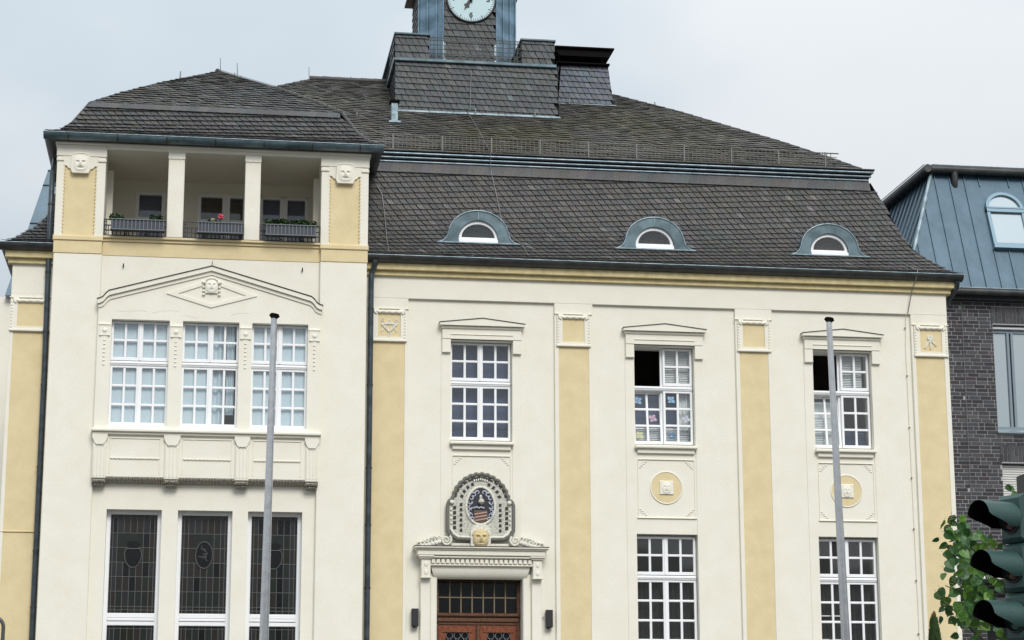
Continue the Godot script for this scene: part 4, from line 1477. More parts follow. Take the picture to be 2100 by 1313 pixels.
func gutter(parent: Node3D, called: String, a: Vector3, b: Vector3, out: Vector3, depth: float, height: float, m: Material, rim: Material) -> void:
	# a hanging gutter: rounded trough along a straight eave, with a rolled rim
	var g := Geo.new()
	var prof := []
	for i in 7:
		var t := i / 6.0 * PI / 2
		prof.append(Vector2(depth * sin(t), -height * cos(t)))
	prof.append(Vector2(depth - 0.02, 0.0))
	prof.append(Vector2(0.02, -height + 0.02))
	prof.append(Vector2(0.0, -height))
	for i in prof.size() - 1:
		var p: Vector3 = out * prof[i].x + Vector3.UP * prof[i].y
		var q: Vector3 = out * prof[i + 1].x + Vector3.UP * prof[i + 1].y
		g.quad(a + p, b + p, b + q, a + q)
	g.quad(a, a - Vector3.UP * height, a + out * depth * 0.7 - Vector3.UP * height * 0.7, a + out * depth)
	g.quad(b, b + out * depth, b + out * depth * 0.7 - Vector3.UP * height * 0.7, b - Vector3.UP * height)
	part(parent, called, g, m)
	g = Geo.new()
	g.tube([a + out * depth, b + out * depth], 0.011, 0.011, 6)
	part(parent, called + "_rim", g, rim)
	# brackets
	var k := int(a.distance_to(b) / 0.85)
	for i in k:
		g = Geo.new()
		var c := a.lerp(b, (i + 0.5) / k)
		var d := (b - a).normalized() * 0.012
		for j in 6:
			var p: Vector3 = out * prof[j].x * 1.03 + Vector3.UP * prof[j].y * 1.03
			var q: Vector3 = out * prof[j + 1].x * 1.03 + Vector3.UP * prof[j + 1].y * 1.03
			g.quad(c - d + p, c + d + p, c + d + q, c - d + q)
		part(parent, called + "_bracket", g, M.dull_zinc)


func hall_eaves_and_pipes() -> void:
	var e := bunch(hall, "main_eaves")
	var g := Geo.new()
	for q in [[2.9, 14.40], [-3.61, -2.75]]:
		var r: float = 0.0 if q[0] < 0 else 0.05
		g.cbox(q[0], 10.86, 0, q[1], 10.955, 0.125, 0.008)
		g.cbox(q[0] - (0.05 if q[0] < 0 else 0.0), 10.955, 0, q[1] + r, 11.09, 0.2, 0.01)
	g.cbox(14.32, 10.86, -11, 14.44, 11.09, 0.0, 0.0)
	part(e, "cornice", g, M.cornice_yellow)
	g = Geo.new()
	g.box(2.9, 11.09, -0.3, 14.50, 11.12, 0.25)
	g.box(-3.66, 11.09, -0.3, -2.75, 11.12, 0.25)
	g.box(14.2, 11.09, -11.4, 14.50, 11.119, -0.3)
	part(e, "soffit_board", g, M.dull_zinc)
	gutter(e, "gutter", Vector3(2.95, 11.2, 0.2), Vector3(14.60, 11.2, 0.2), Vector3.BACK, 0.16, 0.12, M.dull_zinc, M.pale_zinc)
	gutter(e, "gutter", Vector3(14.45, 11.198, 0.2), Vector3(14.45, 11.198, -11.4), Vector3.RIGHT, 0.16, 0.12, M.dull_zinc, M.dull_zinc)
	gutter(e, "gutter", Vector3(-3.76, 11.2, 0.2), Vector3(-2.8, 11.2, 0.2), Vector3.BACK, 0.16, 0.12, M.dull_zinc, M.pale_zinc)
	gutter(e, "gutter", Vector3(-3.6, 11.198, 0.2), Vector3(-3.6, 11.198, -11.4), Vector3.LEFT, 0.16, 0.12, M.dull_zinc, M.dull_zinc)
	# eaves of the projecting bay
	e = bunch(hall, "bay_eaves")
	g = Geo.new()
	g.box(-2.97, 13.11, -3.0, 3.14, 13.135, 0.66)
	part(e, "soffit_board", g, M.dull_zinc)
	gutter(e, "gutter", Vector3(-3.04, 13.21, 0.62), Vector3(3.21, 13.21, 0.62), Vector3.BACK, 0.13, 0.11, M.zinc, M.pale_zinc)
	gutter(e, "gutter", Vector3(3.09, 13.207, 0.62), Vector3(3.09, 13.207, -1.2), Vector3.RIGHT, 0.12, 0.11, M.dull_zinc, M.dull_zinc)
	gutter(e, "gutter", Vector3(-2.92, 13.207, 0.62), Vector3(-2.92, 13.207, -1.6), Vector3.LEFT, 0.12, 0.11, M.dull_zinc, M.dull_zinc)
	# downpipes
	pipe([Vector3(3.10, 11.1, 0.3), Vector3(3.10, 11.02, 0.3), Vector3(3.075, 10.93, 0.22), Vector3(3.045, 10.86, 0.16), Vector3(3.045, 0.3, 0.16)], 0.052, [10.2, 8.75, 7.2, 6.15, 5.0])
	pipe([Vector3(-2.9, 13.05, -0.5), Vector3(-2.89, 12.6, 0.1), Vector3(-2.89, 11.5, 0.14), Vector3(-2.865, 9.0, 0.14), Vector3(-2.865, 0.3, 0.14)], 0.05, [12.0, 10.7, 9.6, 8.6, 7.1, 5.6, 4.6])
	pipe([Vector3(14.5, 11.1, 0.25), Vector3(14.5, 10.98, 0.2), Vector3(14.46, 10.8, -0.2), Vector3(14.40, 10.55, -0.7), Vector3(14.40, 10.3, -0.9), Vector3(14.40, 0.3, -0.9)], 0.05, [9.5, 7.0])


func pipe(path: Array, r: float, joints: Array) -> void:
	var p := bunch(hall, "downpipe")
	var g := Geo.new()
	g.tube(path, r, r, 14)
	part(p, "pipe", g, M.pipe_zinc)
	g = Geo.new()
	var end: Vector3 = path[path.size() - 1]
	for y in joints:
		var at := end
		for i in path.size() - 1:
			if path[i].y >= y and path[i + 1].y <= y:
				at = path[i].lerp(path[i + 1], (path[i].y - y) / (path[i].y - path[i + 1].y))
		g.tube([at + Vector3(0, 0.02, 0), at - Vector3(0, 0.02, 0)], r + 0.008, r + 0.008, 14)
		g.box(at.x - 0.012, y - 0.012, at.z - 0.16, at.x + 0.012, y + 0.012, at.z - r)
	part(p, "pipe_clamp", g, M.dull_zinc)


# ---------------------------------------------------------------- slating
const SLATE_TONES := [[0.088, 0.085, 0.085], [0.082, 0.086, 0.092], [0.094, 0.088, 0.082], [0.076, 0.077, 0.083], [0.100, 0.096, 0.093], [0.090, 0.083, 0.093], [0.078, 0.090, 0.091], [0.086, 0.085, 0.076]]
const SLATE_EDGE := [[-0.34, 1.22], [-0.28, 0.95], [-0.17, 0.64], [-0.03, 0.36], [0.12, 0.15], [0.36, 0.0], [1.28, 0.0], [1.05, 0.16], [0.88, 0.37], [0.74, 0.65], [0.63, 0.96], [0.57, 1.22]]


var slate_raise := 1.0
var slate_tint := Color.WHITE


# one scale slate: foot raised over the course below, a narrow open joint to the next one
func slate(g: Geo, sl: Slope, s: float, t: float, w: float, h: float) -> void:
	var top := []
	var foot := []
	var jig := rng.randf_range(-0.03, 0.03)
	var lift := rng.randf_range(0.0, 0.008) if slate_raise > 0.7 else rng.randf_range(0.0, 0.024)
	for e in SLATE_EDGE:
		var x: float = s + (e[0] + jig) * w
		var y: float = maxf(t + e[1] * h, 0.0)
		var up: float = 0.004 + (0.030 * slate_raise + lift * slate_raise) * (1.22 - e[1]) / 1.22 + 0.004 * (1.3 - e[0])
		top.append(sl.place(x, y, up))
		foot.append(sl.place(x, y, maxf(up - 0.009, 0.001)))
	var mid_l := [0, 1, 2, 3, 4, 5]
	var mid_r := [11, 10, 9, 8, 7, 6]
	for i in 5:
		g.quad(top[mid_l[i + 1]], top[mid_r[i + 1]], top[mid_r[i]], top[mid_l[i]])
	for i in 11:
		g.quad(top[i], foot[i], foot[i + 1], top[i + 1])


func slate_tone(field: FastNoiseLite, p: Vector3, moss: float, bright: float) -> Color:
	var q: Array = SLATE_TONES[clampi(int((field.get_noise_3dv(p * 2.2) * 0.9 + 0.5) * 8.0 + rng.randf_range(-1.6, 1.6)), 0, 7)]
	var b := rng.randf_range(0.80, 1.16) * bright
	if rng.randf() < 0.02 + 0.16 * moss:
		b *= rng.randf_range(1.4, 2.0)
	var c := Color(q[0] * b, q[1] * b, q[2] * b) * slate_tint
	if moss > 0.0:
		var m := clampf((field.get_noise_3dv(p * 0.8 + Vector3(9, 3, 1)) + 0.22) * 1.8, 0.0, 1.0) * moss * rng.randf_range(0.3, 1.0)
		c = c.lerp(Color(0.115, 0.105, 0.048), m)
	return c


# covers a slope with lapped scale slates; returns the shapes of those picked to be pieces of their own
func slate_slope(parent: Node3D, called: String, sl: Slope, w: float, h: float, rise: float, moss: float, bright: float, t_from := 0.0, t_to := -1.0, single := Rect2(), skip = null) -> void:
	var field := FastNoiseLite.new()
	field.seed = 21
	field.frequency = 0.35
	var g := Geo.new()
	var full := sl.length() if t_to < 0.0 else t_to
	# the boarding under the slates
	var deck := Geo.new()
	for i in sl.pts.size() - 1:
		if sl.at[i] >= full:
			continue
		var t0 := sl.at[i] + 0.0001; var t1 := minf(sl.at[i + 1], full) - 0.0001
		deck.quad(sl.place(-99, t0, -0.004), sl.place(99, t0, -0.004), sl.place(99, t1, -0.004), sl.place(-99, t1, -0.004))
	part(parent, called + "_boarding", deck, M.slate_bed)
	var pieces := 0
	var spread := sl.s1 - sl.s0
	var r0 := -int(ceil(absf(rise) * spread / h)) - 1
	for j in range(r0, int((full - t_from) / h) + int(ceil(absf(rise) * spread / h)) + 1):
		var off := fposmod(j * 0.43, 1.0) * w
		var k := int(spread / w) + 3
		for i in range(-1, k):
			var s := sl.s0 + i * w + off
			var t := t_from + j * h + rise * (s - sl.s0)
			if t < t_from - h * 0.9 or t > full - 0.25 * h:
				continue
			var room := sl.room(clampf(t + 0.4 * h, 0, full))
			if s + 0.9 * w < room.x or s > room.y - 0.05:
				continue
			t = maxf(t, t_from)
			if skip != null and skip.call(s + 0.5 * w, t + 0.5 * h):
				continue
			var p := sl.place(s, t, 0)
			var tone := slate_tone(field, p, moss, bright)
			var hh := minf(h, (full - t) / 1.22)
			if pieces < 300 and single.has_point(Vector2(s, t)):
				var own := Geo.new()
				own.col = tone
				slate(own, sl, s, t, w, hh)
				if own.v.size():
					part(parent, "slate", own, M.slate)
					pieces += 1
				continue
			g.col = tone
			slate(g, sl, s, t, w, hh)
	var o := part(parent, called, g, M.slate)
	o.set_meta("kind", "stuff")


# a single border course: long slates laid over the head of the slope
func border_course(parent: Node3D, called: String, sl: Slope, t: float, h: float, s0: float, s1: float) -> void:
	var g := Geo.new()
	var s := s0
	while s < s1:
		var w := rng.randf_range(0.14, 0.22)
		var q: Array = SLATE_TONES[rng.randi() % 8]
		var b := rng.randf_range(0.8, 1.25)
		g.col = Color(q[0] * b, q[1] * b, q[2] * b * 1.05)
		var a := [sl.place(s, t, 0.05), sl.place(minf(s + w * 1.2, s1), t, 0.042), sl.place(minf(s + w * 1.75, s1), t + h, 0.03), sl.place(minf(s + w * 0.5, s1), t + h, 0.038)]
		var f := [sl.place(s, t, 0.02), sl.place(minf(s + w * 1.2, s1), t, 0.02), sl.place(minf(s + w * 1.75, s1), t + h, 0.0), sl.place(minf(s + w * 0.5, s1), t + h, 0.01)]
		g.quad(a[0], a[1], a[2], a[3])
		g.quad(f[0], f[1], a[1], a[0])
		g.quad(f[3], f[0], a[0], a[3])
		s += w
	part(parent, called, g, M.slate)


const MANSARD := [[0.0, 11.2], [0.16, 11.275], [0.33, 11.42], [0.55, 11.63], [0.74, 11.87], [0.90, 12.17], [1.08, 12.67], [1.25, 13.12], [1.36, 13.40]]
const UPPER := [[1.43, 13.66], [2.0, 14.08], [2.8, 14.64], [3.62, 15.17], [4.48, 15.74], [5.37, 16.28], [5.9, 16.6]]
const BAY_ROOF := [[0.0, 13.2], [0.14, 13.25], [0.3, 13.35], [0.47, 13.53], [0.6, 13.75], [0.76, 14.03]]
const BAY_TOP := [[0.76, 14.035], [1.3, 14.43], [2.0, 14.90], [2.68, 15.31], [3.12, 15.58]]
const DORMERS := [5.115, 8.565, 12.07]


func hall_roof() -> void:
	var roof := bunch(hall, "roof")
	var eave := Vector3(0, 0, 0.35)
	# lower steep slope to the street, left open where the dormers come through
	var low := Slope.new(eave, Vector3.RIGHT, Vector3.BACK, MANSARD, 2.75, 14.6, 0.0, 1.0)
	var holes := func(s: float, t: float) -> bool:
		for c in DORMERS:
			if absf(s - c) < 0.44 and t > 0.80 and t < 1.22:
				return true
		return false
	slate_raise = 0.8
	slate_tint = Color(1.03, 1.0, 0.96)
	slate_slope(roof, "mansard_slates", low, 0.128, 0.133, 0.075, 0.12, 1.0, 0.0, low.length() - 0.22, Rect2(5.9, 1.28, 4.6, 1.1), holes)
	slate_raise = 1.0
	slate_tint = Color.WHITE
	border_course(roof, "border_slates", low, low.length() - 0.24, 0.24, 2.8, 13.2)
	var left := Slope.new(eave, Vector3.RIGHT, Vector3.BACK, MANSARD, -3.75, -2.6, 1.0, 0.0)
	slate_slope(roof, "left_slates", left, 0.13, 0.12, 0.06, 0.1, 0.9)
	# plain slopes at the sides and back
	var back := Slope.new(Vector3(0, 0, -11.45), Vector3.LEFT, Vector3.FORWARD, MANSARD, -14.6, 3.75, 1.0, 1.0)
	var right := Slope.new(Vector3(14.6, 0, 0), Vector3.FORWARD, Vector3.RIGHT, MANSARD, -0.35, 11.45, 1.0, 1.0)
	var west := Slope.new(Vector3(-3.75, 0, 0), Vector3.BACK, Vector3.LEFT, MANSARD, -11.45, 0.35, 1.0, 1.0)
	var plain := Geo.new()
	plain.col = Color(0.07, 0.067, 0.066)
	var back2 := Slope.new(Vector3(0, 0, -11.45), Vector3.LEFT, Vector3.FORWARD, UPPER, -14.6, 3.75, 1.0, 1.0)
	for sl in [back, right, west, back2]:
		for i in sl.pts.size() - 1:
			plain.quad(sl.place(-99, sl.at[i] + 0.0001, 0), sl.place(99, sl.at[i] + 0.0001, 0), sl.place(99, sl.at[i + 1] - 0.0001, 0), sl.place(-99, sl.at[i + 1] - 0.0001, 0))
	part(roof, "side_slopes", plain, M.slate)
	# upper shallow slope to the street and the two hipped ends
	var up := Slope.new(eave, Vector3.RIGHT, Vector3.BACK, UPPER, -3.75, 14.6, 1.0, 1.0)
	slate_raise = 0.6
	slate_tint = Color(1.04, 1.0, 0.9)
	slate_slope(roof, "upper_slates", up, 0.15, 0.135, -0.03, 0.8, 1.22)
	var e1 := Slope.new(Vector3(14.6, 0, 0), Vector3.FORWARD, Vector3.RIGHT, UPPER, -0.35, 11.45, 1.0, 1.0)
	slate_slope(roof, "end_slates", e1, 0.22, 0.2, 0.0, 0.3, 1.0)
	var e2 := Slope.new(Vector3(-3.75, 0, 0), Vector3.BACK, Vector3.LEFT, UPPER, -11.45, 0.35, 1.0, 1.0)
	slate_slope(roof, "end_slates", e2, 0.22, 0.2, 0.0, 0.3, 1.0)
	slate_raise = 1.0
	slate_tint = Color.WHITE
	# ridge and hips
	var g := Geo.new()
	g.col = Color(0.075, 0.07, 0.068)
	for i in 24:
		var x := 2.1 + i * 0.28
		g.tube([Vector3(x, 16.62 + rng.randf_range(0, 0.012), -5.55), Vector3(x + 0.3, 16.635, -5.55)], 0.07, 0.055, 6)
	for i in 26:
		var a := lerpf(1.5, 5.8, i / 26.0); var b := lerpf(1.5, 5.8, (i + 1.15) / 26.0)
		g.tube([Vector3(14.6 - a, slope_y(a), 0.35 - a), Vector3(14.6 - b, slope_y(b), 0.35 - b)], 0.045, 0.03, 5)
		g.tube([Vector3(-3.75 + a, slope_y(a), 0.35 - a), Vector3(-3.75 + b, slope_y(b), 0.35 - b)], 0.045, 0.03, 5)
	part(roof, "ridge_and_hip_slates", g, M.slate)
	# the moulded zinc cornice at the break of the slope
	g = Geo.new()
	for k in 3:
		var y := 13.395 + k * 0.075
		var z: float = [-0.995, -0.955, -0.905][k]
		var x1 := 13.17 + k * 0.04
		g.cbox(2.6, y, -1.2, x1, y + 0.048, z, 0.014)
		g.box(2.6, y + 0.048, -1.2, x1 - 0.02, y + 0.075, z - 0.035)
		g.box(x1 - 0.3, y, -10.4, x1 + 0.02 * k, y + 0.05, -1.2)
	g.cbox(2.6, 13.618, -1.25, 13.3, 13.65, -0.865, 0.012)
	part(roof, "zinc_cornice", g, M.dull_zinc)
	for k in 3:
		g = Geo.new()
		var y := 13.43 + k * 0.072
		var z: float = [-0.975, -0.935, -0.89][k]
		g.tube([Vector3(2.6, y, z), Vector3(13.19 + k * 0.04, y, z)], 0.024, 0.024, 10)
		part(roof, "zinc_roll", g, M.sky_sheen_zinc)  # sky highlight put into the colour: far paler zinc than the cornice behind
	# roof of the projecting bay
	var br := bunch(hall, "bay_roof")
	var be := Vector3(0, 0, 0.75)
	var b0 := Slope.new(be, Vector3.RIGHT, Vector3.BACK, BAY_ROOF, -3.04, 3.21, 1.0, 1.0)
	slate_slope(br, "bay_lower_slates", b0, 0.132, 0.128, 0.05, 0.05, 0.95, 0.0, b0.length() - 0.13)
	border_course(br, "border_slates", b0, b0.length() - 0.15, 0.15, -2.33, 2.42)
	var b1 := Slope.new(be, Vector3.RIGHT, Vector3.BACK, BAY_TOP, -3.04, 3.21, 1.0, 1.0)
	slate_raise = 0.62
	slate_slope(br, "bay_upper_slates", b1, 0.15, 0.135, -0.02, 0.3, 1.05)
	slate_raise = 1.0
	var sides := Geo.new()
	sides.col = Color(0.07, 0.067, 0.066)
	for prof in [BAY_ROOF, BAY_TOP]:
		var r := Slope.new(Vector3(3.21, 0, 0), Vector3.FORWARD, Vector3.RIGHT, prof, -0.75, 5.2, 1.0, 0.0)
		var l := Slope.new(Vector3(-3.04, 0, 0), Vector3.BACK, Vector3.LEFT, prof, -5.2, 0.75, 0.0, 1.0)
		for sl in [r, l]:
			for i in sl.pts.size() - 1:
				sides.quad(sl.place(-99, sl.at[i] + 0.0001, 0), sl.place(99, sl.at[i] + 0.0001, 0), sl.place(99, sl.at[i + 1] - 0.0001, 0), sl.place(-99, sl.at[i + 1] - 0.0001, 0))
	part(br, "side_slopes", sides, M.slate)
	g = Geo.new()
	g.col = Color(0.045, 0.043, 0.043)
	var hip := []
	for p in BAY_ROOF.slice(1) + BAY_TOP:
		hip.append(Vector3(3.21 - p[0], p[1] + 0.015, 0.75 - p[0]))
	g.tube(hip, 0.028, 0.028, 6)
	var lh := []
	for p in BAY_ROOF.slice(2) + BAY_TOP:
		lh.append(Vector3(-3.04 + p[0], p[1], 0.75 - p[0]))
	g.tube(lh, 0.024, 0.024, 6)
	g.tube([Vector3(0.085, 15.6, -2.35), Vector3(0.085, 15.6, -4.3)], 0.05, 0.05, 6)
	part(br, "hip_slates", g, M.slate)
	# lightning wire clipped along the right hip
	g = Geo.new()
	var wire := []
	for p in hip:
		wire.append(p + Vector3(0.02, 0.03, 0.02))
	g.tube(wire, 0.006, 0.006, 5)
	for i in range(1, wire.size() - 1):
		g.ball(wire[i], Vector3(0.014, 0.014, 0.014), 6)
	part(br, "lightning_wire", g, M.bright_wire)
	for c in DORMERS:
		dormer(c)


func slope_y(r: float) -> float:
	for i in UPPER.size() - 1:
		if r <= UPPER[i + 1][0]:
			return lerpf(UPPER[i][1], UPPER[i + 1][1], (r - UPPER[i][0]) / (UPPER[i + 1][0] - UPPER[i][0]))
	return 16.6


# an eyebrow dormer: zinc face with flared feet, half-round window
func dormer(c: float) -> void:
	var d := bunch(hall, "dormer")
	var y := 11.62
	var z := -0.16
	var half := [[0.76, 0.0], [0.68, 0.03], [0.62, 0.085], [0.585, 0.16], [0.565, 0.25], [0.53, 0.345], [0.46, 0.45], [0.36, 0.535], [0.24, 0.595], [0.12, 0.628], [0.0, 0.638]]
	var outer := PackedVector2Array()
	for p in half:
		outer.append(Vector2(c + p[0], y + p[1]))
	for i in range(half.size() - 2, -1, -1):
		outer.append(Vector2(c - half[i][0], y + half[i][1]))
	var inner := PackedVector2Array()
	inner.append(Vector2(c - 0.385, y))
	for i in 17:
		var a := PI - PI * i / 16
		inner.append(Vector2(c + 0.385 * cos(a), y + 0.07 + 0.385 * sin(a)))
	inner.append(Vector2(c + 0.385, y))
	var face := outer.duplicate()
	face.append_array(inner)
	var g := Geo.new()
	g.prism(face, z - 0.1, z)
	# barrel running back into the slates
	for i in outer.size() - 1:
		var a := outer[i]; var b := outer[i + 1]
		g.quad(Vector3(a.x, a.y, z), Vector3(a.x, a.y, z - 0.85), Vector3(b.x, b.y, z - 0.85), Vector3(b.x, b.y, z))
	g.prism(PackedVector2Array([inner[0], Vector2(c - 0.375, y), Vector2(c - 0.375, y + 0.07), inner[1]]), z - 0.1, z)
	part(d, "zinc_face", g, M.zinc)
	g = Geo.new()
	var lip := []
	for p in outer:
		lip.append(Vector3(p.x, p.y + 0.004, z + 0.004))
	g.tube(lip, 0.014, 0.014, 6)
	g.cbox(c - 0.8, y - 0.025, z - 0.05, c + 0.8, y + 0.004, z + 0.06, 0.008)
	g.box(c - 0.004, y + 0.46, z, c + 0.004, y + 0.63, z + 0.006)
	part(d, "zinc_trim", g, M.pale_zinc)
	# window: arched frame, bottom rail, glass
	g = Geo.new()
	var ring := PackedVector2Array()
	var hole := PackedVector2Array()
	for i in 17:
		var a := PI * i / 16
		ring.append(Vector2(c + 0.378 * cos(a), y + 0.075 + 0.375 * sin(a)))
		hole.append(Vector2(c + 0.322 * cos(a), y + 0.12 + 0.272 * sin(a)))
	for i in 16:
		g.prism(PackedVector2Array([ring[i], ring[i + 1], hole[i + 1], hole[i]]), z - 0.13, z - 0.045)
	g.prism(V2([c - 0.378, y + 0.075, c - 0.322, y + 0.12, c + 0.322, y + 0.12, c + 0.378, y + 0.075]), z - 0.13, z - 0.045)
	g.cbox(c - 0.378, y + 0.006, z - 0.13, c + 0.378, y + 0.07, z + 0.012, 0.008)
	part(d, "window_frame", g, M.white_paint)
	g = Geo.new()
	hole.append(Vector2(c - 0.322, y + 0.119))
	g.prism(hole, z - 0.1, z - 0.092)
	part(d, "pane", g, M.window_glass)
	g = Geo.new()
	g.box(c - 0.36, y + 0.05, z - 0.36, c + 0.36, y + 0.45, z - 0.34)
	part(d, "inner_board", g, M.room_plaster)


# ---------------------------------------------------------------- clock tower, its slated base and the chimney
func slated_face(parent: Node3D, called: String, o: Vector3, along: Vector3, out: Vector3, width: float, prof: Array, w: float, h: float, rise: float, bright: float, shrink := 0.0) -> void:
	slate_slope(parent, called, Slope.new(o, along, out, prof, 0.0, width, shrink, shrink), w, h, rise, 0.0, bright)


func hall_tower() -> void:
	var base := bunch(hall, "tower_base")
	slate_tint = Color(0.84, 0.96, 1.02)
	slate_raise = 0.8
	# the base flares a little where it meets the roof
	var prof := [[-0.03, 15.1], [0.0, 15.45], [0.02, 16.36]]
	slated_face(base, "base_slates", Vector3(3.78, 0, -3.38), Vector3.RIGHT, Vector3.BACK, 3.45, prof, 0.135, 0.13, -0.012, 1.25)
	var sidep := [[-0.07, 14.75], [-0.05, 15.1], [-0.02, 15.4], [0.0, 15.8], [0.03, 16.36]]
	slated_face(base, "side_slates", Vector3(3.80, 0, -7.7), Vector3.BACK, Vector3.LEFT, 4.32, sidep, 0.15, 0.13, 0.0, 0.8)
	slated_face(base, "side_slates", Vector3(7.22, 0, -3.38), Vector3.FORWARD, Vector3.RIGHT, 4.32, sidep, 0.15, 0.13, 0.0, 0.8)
	var g := Geo.new()
	g.box(3.84, 14.5, -7.7, 7.16, 16.36, -3.42)
	part(base, "base_core", g, M.slate_bed)
	g = Geo.new()
	g.cbox(3.745, 16.36, -7.75, 7.21, 16.43, -3.33, 0.012)
	part(base, "zinc_ledge", g, M.zinc)
	g = Geo.new()
	g.box(3.80, 15.245, -3.43, 7.28, 15.275, -3.32)
	g.box(3.8, 15.23, -3.36, 7.28, 15.245, -3.30)
	part(base, "zinc_apron", g, M.pale_zinc)
	# corner blocks of the gallery
	for q in [[3.775, 4.50], [6.47, 7.185]]:
		g = Geo.new()
		g.box(q[0] + 0.03, 16.43, -7.6, q[1] - 0.03, 16.96, -3.46)
		part(base, "block_core", g, M.slate_bed)
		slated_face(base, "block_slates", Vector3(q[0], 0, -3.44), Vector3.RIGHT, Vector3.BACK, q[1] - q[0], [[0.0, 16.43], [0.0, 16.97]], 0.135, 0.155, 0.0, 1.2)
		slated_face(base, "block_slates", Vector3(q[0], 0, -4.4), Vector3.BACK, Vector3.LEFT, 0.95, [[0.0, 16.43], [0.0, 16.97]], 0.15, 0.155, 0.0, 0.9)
		g = Geo.new()
		g.cbox(q[0] - 0.02, 16.965, -7.6, q[1] + 0.02, 17.01, -3.39, 0.01)
		part(base, "block_cover", g, M.zinc)
	# gallery rail
	g = Geo.new()
	for y in [16.52, 16.61, 16.70, 16.80, 16.90, 16.96]:
		g.box(4.5, y - 0.007, -3.5, 6.47, y + 0.007, -3.486)
	for i in 27:
		var x := 4.53 + i * 0.0746
		g.box(x - 0.006, 16.43, -3.502, x + 0.006, 16.96, -3.488)
		if i % 2 == 0:
			g.ball(Vector3(x + 0.037, 16.56, -3.494), Vector3(0.03, 0.035, 0.006), 8)
	part(base, "gallery_rail", g, M.dull_zinc)
	# the eight-sided shaft: slate to the street, zinc on the slanting sides
	var tower := bunch(hall, "clock_tower")
	var c := Vector3(5.475, 0, -5.36)
	var a := 0.575
	var b := 1.06
	var y0 := 16.4
	var y1 := 20.4
	var ring := [Vector3(-a, 0, b), Vector3(a, 0, b), Vector3(b, 0, a), Vector3(b, 0, -a), Vector3(a, 0, -b), Vector3(-a, 0, -b), Vector3(-b, 0, -a), Vector3(-b, 0, a)]
	g = Geo.new()
	for i in 8:
		var p: Vector3 = c + ring[i]; var q: Vector3 = c + ring[(i + 1) % 8]
		g.quad(p + Vector3.UP * y0, q + Vector3.UP * y0, q + Vector3.UP * y1, p + Vector3.UP * y1)
		# standing welts on the zinc sides
		if i % 2 == 1:
			var out := ((p + q) / 2 - c).normalized()
			for t in [0.0, 0.36, 0.72, 1.0]:
				var e := p.lerp(q, t)
				g.tube([e + Vector3.UP * y0 + out * 0.012, e + Vector3.UP * y1 + out * 0.012], 0.02, 0.02, 6)
	part(tower, "zinc_shaft", g, M.tower_zinc)
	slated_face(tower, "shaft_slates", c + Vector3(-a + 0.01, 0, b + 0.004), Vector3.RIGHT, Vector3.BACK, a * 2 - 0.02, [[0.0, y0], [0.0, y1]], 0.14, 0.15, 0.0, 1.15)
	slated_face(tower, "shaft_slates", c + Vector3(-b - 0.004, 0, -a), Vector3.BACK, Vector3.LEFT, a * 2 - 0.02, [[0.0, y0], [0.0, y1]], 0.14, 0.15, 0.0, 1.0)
	g = Geo.new()
	g.cbox(c.x - a - 0.02, 16.43, -4.32, c.x - a + 0.05, 17.2, -4.27, 0.01)
	g.cbox(c.x + a - 0.05, 16.43, -4.32, c.x + a + 0.02, 17.2, -4.27, 0.01)
	part(tower, "zinc_trim", g, M.pale_zinc)
	# side cornices just under the top of the picture, and the roof above it
	g = Geo.new()
	g.cbox(c.x - b - 0.2, 18.56, c.z - a - 0.1, c.x - b, 18.6, c.z + a, 0.0)
	part(tower, "side_hood", g, M.brown_wood)
	g = Geo.new()
	g.cbox(c.x + b, 18.56, c.z - a - 0.1, c.x + b + 0.12, 18.6, c.z + a, 0.0)
	part(tower, "side_hood", g, M.brown_wood)
	g = Geo.new()
	for i in 8:
		var p: Vector3 = ring[i] * 1.25; var q: Vector3 = ring[(i + 1) % 8] * 1.25
		var up := Vector3.UP
		g.quad(c + ring[i] + up * 20.3, c + ring[(i + 1) % 8] + up * 20.3, c + q + up * 20.4, c + p + up * 20.4)
		g.quad(c + p + up * 20.4, c + q + up * 20.4, c + q * 0.5 + up * 21.6, c + p * 0.5 + up * 21.6)
		g.tri(c + p * 0.5 + up * 21.6, c + q * 0.5 + up * 21.6, c + up * 23.2)
	part(tower, "tower_roof", g, M.zinc)
	clock(c + Vector3(0.02, 18.17, b))
	chimney()


